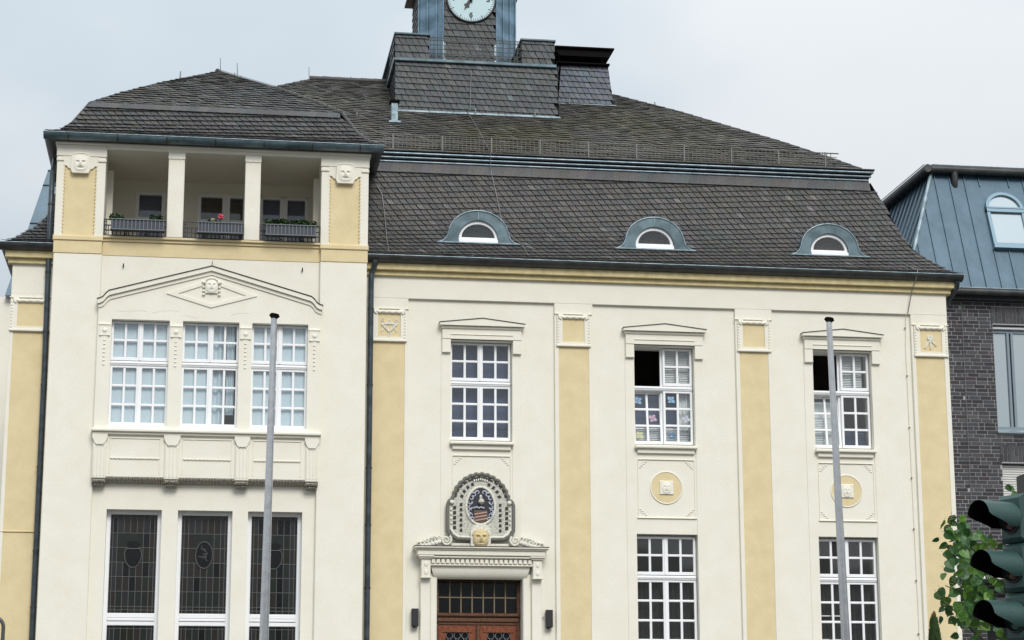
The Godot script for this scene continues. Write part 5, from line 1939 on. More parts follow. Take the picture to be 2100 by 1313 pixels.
func clock(at: Vector3) -> void:
	var k := bunch(hall, "clock")
	var r := 0.53
	var g := Geo.new()
	var disc := PackedVector2Array()
	for i in 64:
		disc.append(Vector2(at.x + r * cos(i * TAU / 64), at.y + r * sin(i * TAU / 64)))
	g.prism(disc, at.z, at.z + 0.06)
	part(k, "dial", g, M.dial_white)
	g = Geo.new()
	var ring := []
	for i in 65:
		ring.append(Vector3(at.x + r * cos(i * TAU / 64), at.y + r * sin(i * TAU / 64), at.z + 0.05))
	g.tube(ring, 0.022, 0.022, 6)
	part(k, "dial_rim", g, M.black_paint)
	g = Geo.new()
	for i in 60:
		var d := Vector2(sin(i * TAU / 60), cos(i * TAU / 60))
		var long := 0.07 if i % 5 == 0 else 0.04
		var p := Vector2(at.x, at.y) + d * 0.505; var q := Vector2(at.x, at.y) + d * (0.505 - long)
		bar2(g, p.x, p.y, q.x, q.y, 0.016 if i % 5 == 0 else 0.009, at.z + 0.06, at.z + 0.064)
	part(k, "minute_marks", g, M.black_paint)
	for e in [["12", 0], ["3", 3], ["6", 6], ["9", 9]]:
		var d := Vector2(sin(e[1] * TAU / 12), cos(e[1] * TAU / 12)) * 0.375
		letter(k, "numeral", e[0], Vector3(at.x + d.x, at.y + d.y, at.z + 0.066), 0.115, 0.01, M.black_paint)
	# seven o'clock
	for e in [[7.0 * TAU / 12, 0.31, 0.075], [0.01, 0.46, 0.055]]:
		g = Geo.new()
		var d := Vector2(sin(e[0]), cos(e[0])); var o := Vector2(d.y, -d.x)
		var c := Vector2(at.x, at.y)
		g.prism(PackedVector2Array([c - d * 0.09 + o * e[2] * 0.5, c + d * e[1] * 0.5 + o * e[2] * 0.45, c + d * e[1] * 0.62 + o * e[2] * 0.9, c + d * e[1] * 0.7 + o * e[2] * 0.3, c + d * e[1], c + d * e[1] * 0.7 - o * e[2] * 0.3, c + d * e[1] * 0.62 - o * e[2] * 0.9, c + d * e[1] * 0.5 - o * e[2] * 0.45, c - d * 0.09 - o * e[2] * 0.5]), at.z + 0.07, at.z + 0.08)
		part(k, "clock_hand", g, M.black_paint)


func chimney() -> void:
	var ch := bunch(hall, "chimney")
	slate_tint = Color(0.86, 1.02, 1.28)  # blue sheen of the sky painted into the slate colour
	slated_face(ch, "chimney_slates", Vector3(7.42, 0, -4.5), Vector3.RIGHT, Vector3.BACK, 1.27, [[0.0, 15.7], [0.03, 16.0], [0.12, 16.88]], 0.125, 0.135, -0.01, 1.75, 0.9)  # front coloured much lighter than the side, as part of that painted sheen
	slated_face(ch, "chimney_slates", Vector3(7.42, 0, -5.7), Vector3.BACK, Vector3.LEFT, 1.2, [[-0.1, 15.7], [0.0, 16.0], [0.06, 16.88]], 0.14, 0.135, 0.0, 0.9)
	var g := Geo.new()
	g.box(7.5, 15.4, -5.7, 8.55, 16.9, -4.62)
	part(ch, "chimney_core", g, M.slate_bed)
	g = Geo.new()
	g.box(7.38, 15.93, -4.52, 8.72, 15.96, -4.44)
	part(ch, "zinc_apron", g, M.pale_zinc)
	g = Geo.new()
	g.cbox(7.43, 16.9, -5.75, 8.60, 16.935, -4.5, 0.008)
	for x in [7.5, 7.75, 8.0, 8.25, 8.5]:
		g.box(x - 0.015, 16.935, -4.62, x + 0.015, 17.2, -4.59)
	g.box(7.55, 16.935, -5.6, 8.48, 17.16, -4.85)
	g.prism(V2([7.36, 17.22, 8.68, 17.22, 8.68, 17.25, 7.36, 17.25]), -5.8, -4.38)
	g.prism(V2([7.48, 17.05, 8.56, 17.05, 8.67, 17.22, 7.37, 17.22]), -4.5, -4.44)
	part(ch, "chimney_cap", g, M.cap_steel)
	slate_tint = Color.WHITE
	slate_raise = 1.0


func hall_roof_details() -> void:
	var d := bunch(hall, "roof_fittings")
	# snow guard along the foot of the upper slope
	var g := Geo.new()
	for y in [13.80, 13.88, 13.965]:
		g.box(3.35, y - 0.006, -1.22, 12.62, y + 0.006, -1.208)
	g.tube([Vector3(3.3, 14.055, -1.214), Vector3(12.66, 14.05, -1.214)], 0.013, 0.013, 6)
	var x := 3.4
	while x < 12.55:
		g.box(x - 0.006, 13.78, -1.218, x + 0.006, 14.05, -1.206)
		x += 0.085
	part(d, "snow_guard", g, M.guard_steel)
	g = Geo.new()
	for i in 10:
		var px := 3.55 + i * 0.98
		g.box(px - 0.014, 13.70, -1.2, px + 0.014, 14.06, -1.18)
		g.tube([Vector3(px, 13.72, -1.19), Vector3(px + 0.02, 13.70, -1.1)], 0.016, 0.016, 5)
	part(d, "snow_guard_bracket", g, M.bracket_steel)
	# lightning wires
	g = Geo.new()
	g.tube([Vector3(5.44, 13.66, -0.84), Vector3(5.45, 13.38, -0.9), Vector3(5.48, 13.2, -0.9), Vector3(5.55, 12.68, -0.68), Vector3(5.62, 12.05, -0.42), Vector3(5.78, 11.8, -0.28), Vector3(5.94, 11.64, -0.14), Vector3(6.02, 11.32, 0.2)], 0.0065, 0.0065, 6)
	g.tube([Vector3(3.2, 12.86, -0.72), Vector3(3.3, 12.66, -0.66), Vector3(3.34, 12.2, -0.5), Vector3(3.36, 11.6, -0.14), Vector3(3.37, 11.3, 0.2)], 0.008, 0.008, 6)
	g.tube([Vector3(13.55, 11.42, 0.05), Vector3(13.66, 11.26, 0.36), Vector3(13.63, 11.05, 0.3), Vector3(13.60, 10.9, 0.16), Vector3(13.52, 10.45, 0.08)], 0.01, 0.01, 6)
	g.tube([Vector3(5.35, 15.3, -3.3), Vector3(5.38, 16.2, -3.33)], 0.008, 0.008, 5)
	g.tube([Vector3(5.3, 15.27, -3.3), Vector3(5.4, 14.6, -2.35), Vector3(5.44, 14.1, -1.65), Vector3(5.44, 13.75, -1.0)], 0.009, 0.009, 5)
	part(d, "lightning_wire", g, M.bright_wire)
	# wall clips of the wire at the right corner
	g = Geo.new()
	g.tube([Vector3(13.50, 10.44, 0.03), Vector3(13.47, 9.8, 0.02), Vector3(13.49, 4.2, 0.02), Vector3(13.49, 1.3, 0.02)], 0.006, 0.006, 5)
	part(d, "wall_wire", g, M.cream_plaster)
	for y in [10.17, 9.22, 8.21, 7.23, 6.25, 5.27, 4.27]:
		g = Geo.new()
		g.ball(Vector3(13.47, y, 0.03), Vector3(0.02, 0.016, 0.016), 8)
		part(d, "wire_clip", g, M.weathered_stone)
	# roof hooks
	for q in [[5.46, 15.28, -3.28], [6.72, 15.28, -3.28], [2.95, 14.98, -2.95], [7.66, 15.99, -4.44], [4.95, 15.3, -3.4], [9.6, 16.05, -4.6], [0.42, 15.42, -2.15], [-0.65, 15.35, -2.0]]:
		g = Geo.new()
		g.tube([Vector3(q[0], q[1] - 0.08, q[2] + 0.03), Vector3(q[0] + 0.008, q[1] + 0.07, q[2] + 0.03)], 0.018, 0.012, 6)
		part(d, "roof_hook", g, M.bright_wire)
	for q in [[0.145, 15.5, -2.25, 0.34], [0.485, 15.5, -2.3, 0.27], [2.085, 16.55, -5.5, 0.33], [3.0, 16.6, -5.5, 0.1]]:
		g = Geo.new()
		g.tube([Vector3(q[0], q[1], q[2]), Vector3(q[0] - 0.01, q[1] + q[3], q[2])], 0.008, 0.005, 5)
		part(d, "lightning_rod", g, M.dull_zinc)
	# square zinc vent pipe with a cap
	g = Geo.new()
	g.cbox(3.635, 14.72, -2.73, 3.775, 15.18, -2.59, 0.01)
	g.cbox(3.58, 14.72, -2.76, 3.83, 14.765, -2.5, 0.01)
	part(d, "vent_pipe", g, M.pale_zinc)
	g = Geo.new()
	g.cbox(3.605, 15.18, -2.77, 3.805, 15.235, -2.55, 0.01)
	part(d, "vent_cap", g, M.cap_steel)
	# hooks in the wall above the gable
	for q in [[-1.52, 10.80], [1.745, 10.83], [0.09, 10.9]]:
		g = Geo.new()
		g.tube([Vector3(q[0], q[1], 0.36), Vector3(q[0], q[1], 0.41), Vector3(q[0], q[1] + 0.05, 0.415)], 0.014 if q[0] != 0.09 else 0.006, 0.01 if q[0] != 0.09 else 0.005, 6)
		part(d, "wall_hook", g, M.black_iron)


# ---------------------------------------------------------------- neighbours
func brick_house() -> void:
	var h := thing("brick_house", "dark clinker brick house with blue grey zinc mansard roof at the right", "house", Vector3(17.5, 0, -8))
	var zf := -4.0
	var open := [[16.885, 8.87, 19.2, 11.22], [16.93, 5.75, 19.2, 8.19], [16.4, 2.2, 19.2, 5.2]]
	var g := Geo.new()
	wall(g, 16.2, 0, 21.5, 11.85, zf - 0.012, zf - 0.3, open)
	wall(g, 14.95, 0, 16.2, 11.85, zf - 0.045, zf - 0.3, [])
	g.box(14.95, 0, -13.0, 15.25, 11.85, zf - 0.3)
	g.box(21.2, 0, -13.0, 21.5, 11.85, zf - 0.3)
	g.box(15.25, 0, -13.0, 21.2, 11.85, -12.7)
	var w := part(h, "wall", g, M.mortar)
	# bricks: those near the top and in plain view are single pieces, the rest are joined by colour
	var rest := []
	for i in 6:
		rest.append(Geo.new())
	var singles := 0
	var row := int(11.8 / 0.083)
	for j in range(row, -1, -1):
		var y := j * 0.083 + 0.012
		for side in 2:
			var x: float = [14.955, 16.205][side] - (0.125 if j % 2 else 0.0) - (0.0625 if j % 3 == 1 else 0.0)
			var end: float = [16.196, 19.6][side]
			var z: float = [zf - 0.045, zf - 0.012][side]
			while x < end:
				var len := 0.24 if rng.randf() < 0.8 else 0.115
				var a := maxf(x, [14.955, 16.205][side]); var b := minf(x + len, end)
				x += len + 0.012
				if b - a < 0.04:
					continue
				var cut := false
				for o in open:
					var lift := 0.34 if o[1] > 5.3 else 0.05
					if b > o[0] - 0.005 and a < o[2] and y + 0.071 > o[1] and y < o[3] + lift:
						if a < o[0] - 0.045:
							b = o[0] - 0.006
						else:
							cut = true
				if cut or b - a < 0.04:
					continue
				var tone: int = [0, 0, 1, 2, 2, 3, 4, 4, 5, 2][rng.randi() % 10]
				var proud := rng.randf_range(0.004, 0.008)
				if singles < 300 and a > 15.85 and b < 17.75 and y > 7.4:
					block(w, "brick", Vector3((a + b) / 2, y + 0.0355, z + proud - 0.01), Vector3(b - a, 0.071, 0.02), M["brick_%d" % tone])
					singles += 1
				else:
					rest[tone].cbox(a, y, z - 0.01, b, y + 0.071, z + proud, 0.003)
	for i in 6:
		part(w, "joined_bricks", rest[i], M["brick_%d" % i]).set_meta("kind", "stuff")
	# upright courses over the openings: full and half bricks in turn
	for o in [[16.86, 11.255], [16.90, 8.225]]:
		for i in 28:
			var x: float = o[0] + i * 0.0835
			var tall: float = 0.24 if i % 2 else 0.115
			for e in [[o[1], tall], [o[1] + tall + 0.01, 0.345 - tall]]:
				block(w, "upright_brick", Vector3(x + 0.036, e[0] + e[1] / 2, zf - 0.007), Vector3(0.071, e[1], 0.02), M["brick_%d" % [1, 5, 0, 1, 4][rng.randi() % 5]])
	# upper window: tall light panes in grey frames
	var win := bunch(h, "window")
	g = Geo.new()
	g.box(16.885, 11.12, -4.22, 19.2, 11.22, -4.16)
	g.cbox(16.885, 8.87, -4.22, 16.905, 11.12, -4.15, 0.004)
	for x in [17.27, 17.36, 18.3]:
		g.cbox(x - 0.03, 8.98, -4.24, x + 0.03, 11.12, -4.15, 0.006)
	g.cbox(16.9, 11.06, -4.24, 19.2, 11.12, -4.152, 0.006)
	g.cbox(16.9, 8.94, -4.24, 19.2, 9.0, -4.152, 0.006)
	part(win, "frame", g, M.grey_frame)
	g = Geo.new()
	g.cbox(16.89, 11.14, -4.16, 19.2, 11.19, -4.08, 0.006)
	part(win, "head_rail", g, M.white_paint)
	g = Geo.new()
	g.quad(Vector3(16.86, 8.86, -3.96), Vector3(19.2, 8.86, -3.96), Vector3(19.2, 8.95, -4.16), Vector3(16.86, 8.95, -4.16))
	g.box(16.86, 8.83, -4.0, 19.2, 8.86, -3.955)
	part(win, "metal_sill", g, M.grey_frame)
	for e in [[16.905, 17.24], [17.39, 18.27], [18.33, 19.2]]:
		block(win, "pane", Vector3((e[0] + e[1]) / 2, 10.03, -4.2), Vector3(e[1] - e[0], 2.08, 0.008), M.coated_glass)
	# roller shutter of the window below
	win = bunch(h, "window")
	for i in 90:
		g = Geo.new()
		var y := 8.16 - i * 0.052
		g.cbox(16.94, y - 0.048, -4.2, 19.18, y, -4.13, 0.014)
		part(win, "shutter_slat", g, M.shutter_white)
	# glass canopy over the entrance below
	var can := bunch(h, "entrance_canopy")
	g = Geo.new()
	g.prism(V2([15.9, 5.62, 19.0, 5.62, 19.0, 5.66, 15.9, 5.66]), -4.05, -2.9)
	part(can, "canopy_glass", g, M.canopy_grey)
	g = Geo.new()
	g.tube([Vector3(15.85, 5.55, -3.95), Vector3(16.15, 5.22, -3.6)], 0.035, 0.035, 8)
	g.cbox(15.9, 5.6, -2.93, 19.0, 5.68, -2.88, 0.01)
	part(can, "canopy_bracket", g, M.white_paint)
	g = Geo.new()
	g.box(16.4, 2.2, -4.2, 19.2, 5.2, -4.18)
	part(can, "entrance_glazing", g, M.leaded_grey)
	# zinc mansard
	var b0 := Vector3(14.9, 11.9, -3.82)
	var t0 := Vector3(16.02, 14.86, -4.95)
	var front := func(x: float, t: float, lift: float) -> Vector3:
		return Vector3(x, 11.9 + 2.96 * t, -3.82 - 1.13 * t) + Vector3(0, 0.357, 0.934) * lift
	var side := func(z: float, t: float, lift: float) -> Vector3:
		return Vector3(14.9 + 1.12 * t, 11.9 + 2.96 * t, z) + Vector3(-0.934, 0.357, 0) * lift
	var roof := bunch(h, "zinc_roof")
	g = Geo.new()
	g.quad(b0, Vector3(21.6, 11.9, -3.82), Vector3(21.6, 14.86, -4.95), t0)
	g.quad(Vector3(14.9, 11.9, -13.2), b0, t0, Vector3(16.02, 14.86, -12.1))
	g.quad(t0, Vector3(21.6, 14.86, -4.95), Vector3(21.6, 14.86, -12.1), Vector3(16.02, 14.86, -12.1))
	g.quad(Vector3(21.6, 11.9, -13.2), Vector3(14.9, 11.9, -13.2), Vector3(16.02, 14.86, -12.1), Vector3(21.6, 14.86, -12.1))
	part(roof, "zinc_sheet", g, M.blue_zinc)
	for i in 19:
		var x := 15.015 + i * 0.345
		var t1 := minf(1.0, (x - 14.9) / 1.12)
		if x > 17.0 and x < 18.05:
			continue
		g = Geo.new()
		seam(g, front, x, 0.0, t1)
		part(roof, "standing_seam", g, M.blue_zinc)
	for q in [[17.085, 0.0, 0.34], [17.43, 0.0, 0.34], [17.775, 0.0, 0.34], [17.085, 0.9, 1.0], [17.775, 0.9, 1.0]]:
		g = Geo.new()
		seam(g, front, q[0], q[1], q[2])
		part(roof, "standing_seam", g, M.blue_zinc)
	for i in 22:
		var z := -4.1 - i * 0.34
		g = Geo.new()
		seam(g, side, z, 0.0, minf(1.0, (-3.82 - z) / 1.13))
		part(roof, "standing_seam", g, M.blue_zinc)
	g = Geo.new()
	g.tube([b0 + Vector3(-0.02, 0, 0.02), t0 + Vector3(-0.02, 0.02, 0.02)], 0.05, 0.05, 4)
	part(roof, "hip_cap", g, M.pale_zinc)
	# gutters top and bottom
	g = Geo.new()
	g.box(14.8, 11.72, -4.2, 21.6, 11.86, -3.86)
	part(roof, "eaves_board", g, M.black_iron)
	house_gutter(roof, Vector3(14.85, 11.93, -3.8), Vector3(21.6, 11.93, -3.8), Vector3.BACK, 0.14, M.dull_zinc)
	house_gutter(roof, Vector3(15.95, 15.0, -4.9), Vector3(21.6, 15.0, -4.9), Vector3.BACK, 0.17, M.dull_zinc)
	house_gutter(roof, Vector3(15.95, 15.0, -12.1), Vector3(15.95, 15.0, -4.75), Vector3.LEFT, 0.17, M.dull_zinc)
	g = Geo.new()
	g.box(15.9, 14.86, -12.1, 21.6, 14.95, -4.9)
	part(roof, "top_board", g, M.dull_zinc)
	g = Geo.new()
	g.tube([Vector3(16.5, 14.9, -4.82), Vector3(16.5, 14.72, -4.82), Vector3(16.51, 14.55, -4.86), Vector3(16.51, 14.5, -4.95)], 0.08, 0.06, 10)
	part(roof, "outlet_pipe", g, M.dull_zinc)
	# arched roof window
	var rw := bunch(h, "roof_window")
	var cx := 17.53
	var hw := 0.44
	var outer := []
	var inner := []
	var t_spring := 0.70
	for i in 17:
		var a := PI * i / 16
		outer.append(Vector2(cx + hw * cos(a), t_spring + hw * sin(a) / 3.17))
		inner.append(Vector2(cx + (hw - 0.075) * cos(a), t_spring + (hw - 0.075) * sin(a) / 3.17))
	g = Geo.new()
	for i in 16:
		slab(g, front, [outer[i], outer[i + 1], inner[i + 1], inner[i]], 0.0, 0.09)
	for s in [-1.0, 1.0]:
		slab(g, front, [Vector2(cx + s * hw, 0.37), Vector2(cx + s * (hw - 0.075), 0.37), Vector2(cx + s * (hw - 0.075), t_spring), Vector2(cx + s * hw, t_spring)], 0.0, 0.085)
	slab(g, front, [Vector2(cx - hw, t_spring - 0.035), Vector2(cx + hw, t_spring - 0.035), Vector2(cx + hw, t_spring - 0.008), Vector2(cx - hw, t_spring - 0.008)], 0.0, 0.10)
	slab(g, front, [Vector2(cx - hw, t_spring - 0.006), Vector2(cx + hw, t_spring - 0.006), Vector2(cx + hw, t_spring + 0.006), Vector2(cx - hw, t_spring + 0.006)], 0.0, 0.11)
	slab(g, front, [Vector2(cx - hw - 0.02, 0.352), Vector2(cx + hw + 0.02, 0.352), Vector2(cx + hw, 0.385), Vector2(cx - hw, 0.385)], 0.0, 0.12)
	slab(g, front, [Vector2(cx - hw + 0.08, 0.385), Vector2(cx + hw - 0.08, 0.385), Vector2(cx + hw - 0.08, 0.4), Vector2(cx - hw + 0.08, 0.4)], 0.0, 0.09)
	part(rw, "frame", g, M.roof_window_frame)
	g = Geo.new()
	inner.append(Vector2(cx - hw + 0.075, t_spring))
	for i in range(1, 16):
		slab(g, front, [inner[0], inner[i], inner[i + 1]], 0.02, 0.045)
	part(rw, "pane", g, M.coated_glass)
	g = Geo.new()
	slab(g, front, [Vector2(cx - hw + 0.075, 0.39), Vector2(cx + hw - 0.075, 0.39), Vector2(cx + hw - 0.075, t_spring - 0.036), Vector2(cx - hw + 0.075, t_spring - 0.036)], 0.02, 0.045)
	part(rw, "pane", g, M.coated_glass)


func slab(g: Geo, f: Callable, p: Array, l0: float, l1: float) -> void:
	var q := PackedVector2Array(p)
	var r := p.duplicate()
	if Geometry2D.is_polygon_clockwise(q):
		r.reverse()
	var top := r.map(func(e): return f.call(e.x, e.y, l1))
	var low := r.map(func(e): return f.call(e.x, e.y, l0))
	for i in range(1, r.size() - 1):
		g.tri(top[0], top[i], top[i + 1])
	for i in r.size():
		var k := (i + 1) % r.size()
		g.quad(low[i], low[k], top[k], top[i])


func seam(g: Geo, f: Callable, at: float, t0: float, t1: float) -> void:
	var w := 0.011
	var a: Array = [f.call(at - w, t0, 0.0), f.call(at - w, t0, 0.03), f.call(at + w, t0, 0.03), f.call(at + w, t0, 0.0)]
	var b: Array = [f.call(at - w, t1, 0.0), f.call(at - w, t1, 0.03), f.call(at + w, t1, 0.03), f.call(at + w, t1, 0.0)]
	for i in 3:
		g.quad(a[i + 1], a[i], b[i], b[i + 1])
	g.quad(a[0], a[1], a[2], a[3])


func house_gutter(parent: Node3D, a: Vector3, b: Vector3, out: Vector3, r: float, m: Material) -> void:
	var g := Geo.new()
	var c0 := a + out * r * 0.5; var c1 := b + out * r * 0.5
	g.tube([c0 - Vector3.UP * r * 0.4, c1 - Vector3.UP * r * 0.4], r * 0.55, r * 0.55, 12)
	part(parent, "gutter", g, m)
	g = Geo.new()
	g.tube([a + out * r * 1.02 + Vector3.UP * 0.01, b + out * r * 1.02 + Vector3.UP * 0.01], 0.011, 0.011, 6)
	part(parent, "gutter_rim", g, M.pale_zinc)


func far_house() -> void:
	var h := thing("zinc_roofed_house", "blue grey zinc roofed house peeping out behind the left eaves", "house", Vector3(-1, 0, -12))
	var g := Geo.new()
	g.box(-5.2, 0, -18, 1.5, 12.2, -8.6)
	part(h, "wall", g, M.cream_plaster)
	g = Geo.new()
	var a := Vector3(-4.45, 12.2, -8.4); var b := Vector3(1.6, 12.2, -8.4); var c := Vector3(1.6, 15.38, -9.2); var d := Vector3(-3.70, 15.38, -9.2)
	g.quad(a, b, c, d)
	g.quad(Vector3(-4.45, 12.2, -18), a, d, Vector3(-3.70, 15.38, -17))
	g.quad(d, c, Vector3(1.6, 15.38, -17), Vector3(-3.70, 15.38, -17))
	part(h, "zinc_roof", g, M.blue_zinc)
	g = Geo.new()
	for y in [15.36, 14.98, 14.0, 13.0]:
		var t: float = (y - 12.2) / 3.18
		g.tube([a.lerp(d, t) + Vector3(0, 0, 0.01), b.lerp(c, t) + Vector3(0, 0, 0.01)], 0.018, 0.018, 5)
	part(h, "zinc_welt", g, M.blue_zinc)
	var arch := []
	for i in 13:
		var q := PI * i / 12
		arch.append(Vector3(-3.28 - 0.32 * cos(q), 14.45 + 0.38 * sin(q), -8.86))
	arch.push_front(Vector3(-3.6, 13.6, -8.62))
	arch.append(Vector3(-2.96, 13.6, -8.62))
	g = Geo.new()
	g.tube(arch, 0.03, 0.03, 6)
	part(h, "window_frame", g, M.pale_zinc)
	g = Geo.new()
	var pts := PackedVector2Array()
	for p in arch:
		pts.append(Vector2(p.x, p.y))
	g.prism(pts, -9.0, -8.86)
	part(h, "pane", g, M.leaded_grey)


# ---------------------------------------------------------------- things on and before the hall
func leafy(g: Geo, at: Vector3, spread: Vector3, count: int, size: float) -> void:
	for i in count:
		var p := at + Vector3(rng.randf_range(-1, 1) * spread.x, rng.randf_range(0, 1) * spread.y, rng.randf_range(-1, 1) * spread.z)
		var b := Basis.from_euler(Vector3(rng.randf_range(-0.9, 0.9), rng.randf() * TAU, rng.randf_range(-0.7, 0.7))).scaled(Vector3.ONE * size * rng.randf_range(0.7, 1.3))
		var q := [Vector3(0, 0, 0), Vector3(0.5, 0.12, 0.3), Vector3(0.35, 0.1, 0.85), Vector3(0, 0.0, 1.05), Vector3(-0.35, 0.1, 0.85), Vector3(-0.5, 0.12, 0.3)]
		for k in range(1, 5):
			g.tri(p + b * q[0], p + b * q[k], p + b * q[k + 1])


func planters() -> void:
	var spots := [[-1.765, -0.80, "left"], [-0.2, 0.625, "middle"], [1.045, 1.975, "right"]]
	for k in 3:
		var q: Array = spots[k]
		var where: String = ["nearest the left mask pier", "in the middle opening of the loggia", "nearest the right mask pier"][k]
		var t := thing("flower_box", "slatted grey blue flower box on the loggia railing, " + where, "flower box", Vector3((q[0] + q[1]) / 2, 11.43, 0.52), "flower boxes on the loggia railing")
		var g := Geo.new()
		g.box(q[0], 11.44, 0.44, q[1], 11.455, 0.6)
		wall(g, q[0], 11.44, q[1], 11.64, 0.6, 0.585, [])
		wall(g, q[0], 11.44, q[1], 11.64, 0.455, 0.44, [])
		g.box(q[0], 11.44, 0.455, q[0] + 0.015, 11.64, 0.585)
		g.box(q[1] - 0.015, 11.44, 0.455, q[1], 11.64, 0.585)
		part(t, "trough", g, M.planter_blue)
		g = Geo.new()
		g.cbox(q[0] - 0.012, 11.625, 0.6, q[1] + 0.012, 11.645, 0.625, 0.004)
		g.cbox(q[0] - 0.012, 11.435, 0.6, q[1] + 0.012, 11.455, 0.625, 0.004)
		part(t, "rail", g, M.planter_slat)
		var n := 14
		for i in n:
			g = Geo.new()
			var x := lerpf(q[0] + 0.02, q[1] - 0.02, i / (n - 1.0))
			g.cbox(x - 0.009, 11.455, 0.603, x + 0.009, 11.625, 0.618, 0.003)
			part(t, "slat", g, M.planter_slat)
		g = Geo.new()
		g.box(q[0] + 0.015, 11.6, 0.455, q[1] - 0.015, 11.615, 0.585)
		part(t, "soil", g, M.bark)
	var plants := [[-1.68, 0.10, 26, "small trailing green plant at the left end of the left flower box"], [-0.93, 0.11, 34, "small green plant at the right end of the left flower box"], [1.20, 0.14, 46, "leafy green plant at the left end of the right flower box"], [1.52, 0.17, 60, "leafy green plant in the middle of the right flower box"], [1.83, 0.14, 46, "leafy green plant at the right end of the right flower box"]]
	for p in plants:
		var t := thing("potted_plant", p[3], "plant", Vector3(p[0], 11.615, 0.52), "green plants in the loggia flower boxes")
		var g := Geo.new()
		leafy(g, Vector3(p[0], 11.62, 0.52), Vector3(p[1] * 1.15, 0.12, 0.06), p[2] * 3, 0.052)
		part(t, "foliage", g, M.geranium_leaf)
		g = Geo.new()
		for i in 5:
			g.tube([Vector3(p[0] + (i - 2) * 0.02, 11.61, 0.52), Vector3(p[0] + (i - 2) * p[1] * 0.35, 11.69, 0.52)], 0.004, 0.003, 4)
		part(t, "stem", g, M.geranium_leaf)
	var t := thing("geranium", "geranium with one bright pink flower head in the middle flower box", "flower", Vector3(0.16, 11.615, 0.52))
	var g := Geo.new()
	leafy(g, Vector3(0.12, 11.62, 0.52), Vector3(0.11, 0.08, 0.05), 34, 0.045)
	part(t, "foliage", g, M.geranium_leaf)
	g = Geo.new()
	g.tube([Vector3(0.18, 11.61, 0.52), Vector3(0.215, 11.74, 0.54)], 0.005, 0.004, 5)
	g.tube([Vector3(0.09, 11.61, 0.52), Vector3(0.08, 11.69, 0.53)], 0.004, 0.003, 5)
	part(t, "stem", g, M.geranium_leaf)
	g = Geo.new()
	for i in 22:
		var d := Vector3(rng.randf_range(-1, 1), rng.randf_range(-0.8, 1), rng.randf_range(-1, 1)).normalized() * 0.042
		g.ball(Vector3(0.22, 11.76, 0.545) + d, Vector3(0.02, 0.018, 0.02), 6)
	part(t, "flower_head", g, M.petal_pink)
	g = Geo.new()
	for i in 8:
		g.ball(Vector3(0.075 + rng.randf_range(-0.025, 0.025), 11.70 + rng.randf_range(-0.02, 0.02), 0.535), Vector3(0.014, 0.014, 0.014), 6)
	part(t, "flower_bud", g, M.petal_cream)


# cut paper flowers stuck to the lower panes of the middle upstairs window
func paper_flowers() -> void:
	var x := WIN_X + BAY
	var list := [[0.115, 8.655, "paper_blue", "bright blue paper flower on the top left pane", 0.0, 0.115], [0.385, 8.31, "paper_pink", "pink paper flower on a middle pane", 0.5, 0.1], [0.12, 7.975, "paper_yellow", "yellow paper flower on the bottom left pane", 0.2, 0.1],
		[0.735, 8.665, "paper_blue", "light blue paper flower on the top pane right of the mullion", 0.3, 0.11], [1.02, 8.30, "paper_white", "white outlined paper flower on the right hand middle pane", 0.7, 0.105], [0.735, 7.965, "paper_steel", "dark blue paper flower on the bottom pane right of the mullion", 0.4, 0.1]]
	for e in list:
		var back: float = -0.115 - 0.024 - (sin(deg_to_rad(6.5)) * (e[1] - 7.8) if e[0] < 0.5 else 0.0)
		var at := Vector3(x + e[0], e[1], back + 0.004)
		var t := thing("paper_flower", e[3] + " of the open window", "paper flower", at - Vector3(0, 0.06, 0), "paper flowers on a window")
		var g := Geo.new()
		for k in 4:
			var a: float = e[4] + 0.6 + k * TAU / 4
			var c := Vector2(at.x + cos(a) * 0.048, at.y + sin(a) * 0.048)
			var p := PackedVector2Array()
			for i in 10:
				p.append(c + Vector2(cos(i * TAU / 10), sin(i * TAU / 10)) * (0.036 if k % 2 else 0.029) * (1.0 + 0.15 * sin(i * 2.0 + k)))
			g.prism(p, at.z + 0.0004 * k, at.z + 0.002 + 0.0004 * k)
		part(t, "petal", g, M[e[2]])
		g = Geo.new()
		var m := PackedVector2Array()
		for i in 8:
			m.append(Vector2(at.x + cos(i * TAU / 8) * 0.014, at.y + sin(i * TAU / 8) * 0.014))
		g.prism(m, at.z + 0.004, at.z + 0.006)
		part(t, "flower_centre", g, M.paper_white)


func lamps() -> void:
	for k in 2:
		var x: float = [3.862, 6.338][k]
		var t := thing("wall_lamp", "black box lamp on the wall to the " + ["left", "right"][k] + " of the wooden door", "wall lamp", Vector3(x + 0.063, 4.31, 0.0), "wall lamps beside the door")
		var g := Geo.new()
		g.cbox(x, 4.325, 0.03, x + 0.124, 4.645, 0.14, 0.012)
		part(t, "housing", g, M.lamp_black)
		g = Geo.new()
		g.cbox(x + 0.03, 4.4, 0.0, x + 0.095, 4.56, 0.03, 0.006)
		part(t, "wall_plate", g, M.black_iron)
		g = Geo.new()
		g.tube([Vector3(x + 0.05, 4.325, 0.08), Vector3(x + 0.05, 4.295, 0.08)], 0.03, 0.02, 10)
		part(t, "sensor", g, M.black_iron)
		if k == 1:
			g = Geo.new()
			var c := []
			for i in 9:
				c.append(Vector3(x - 0.04 + 0.025 * cos(i * 0.9), 4.53 - i * 0.008, 0.012 + 0.002 * i))
			g.tube(c, 0.003, 0.003, 4)
			part(t, "cable", g, M.weathered_stone)


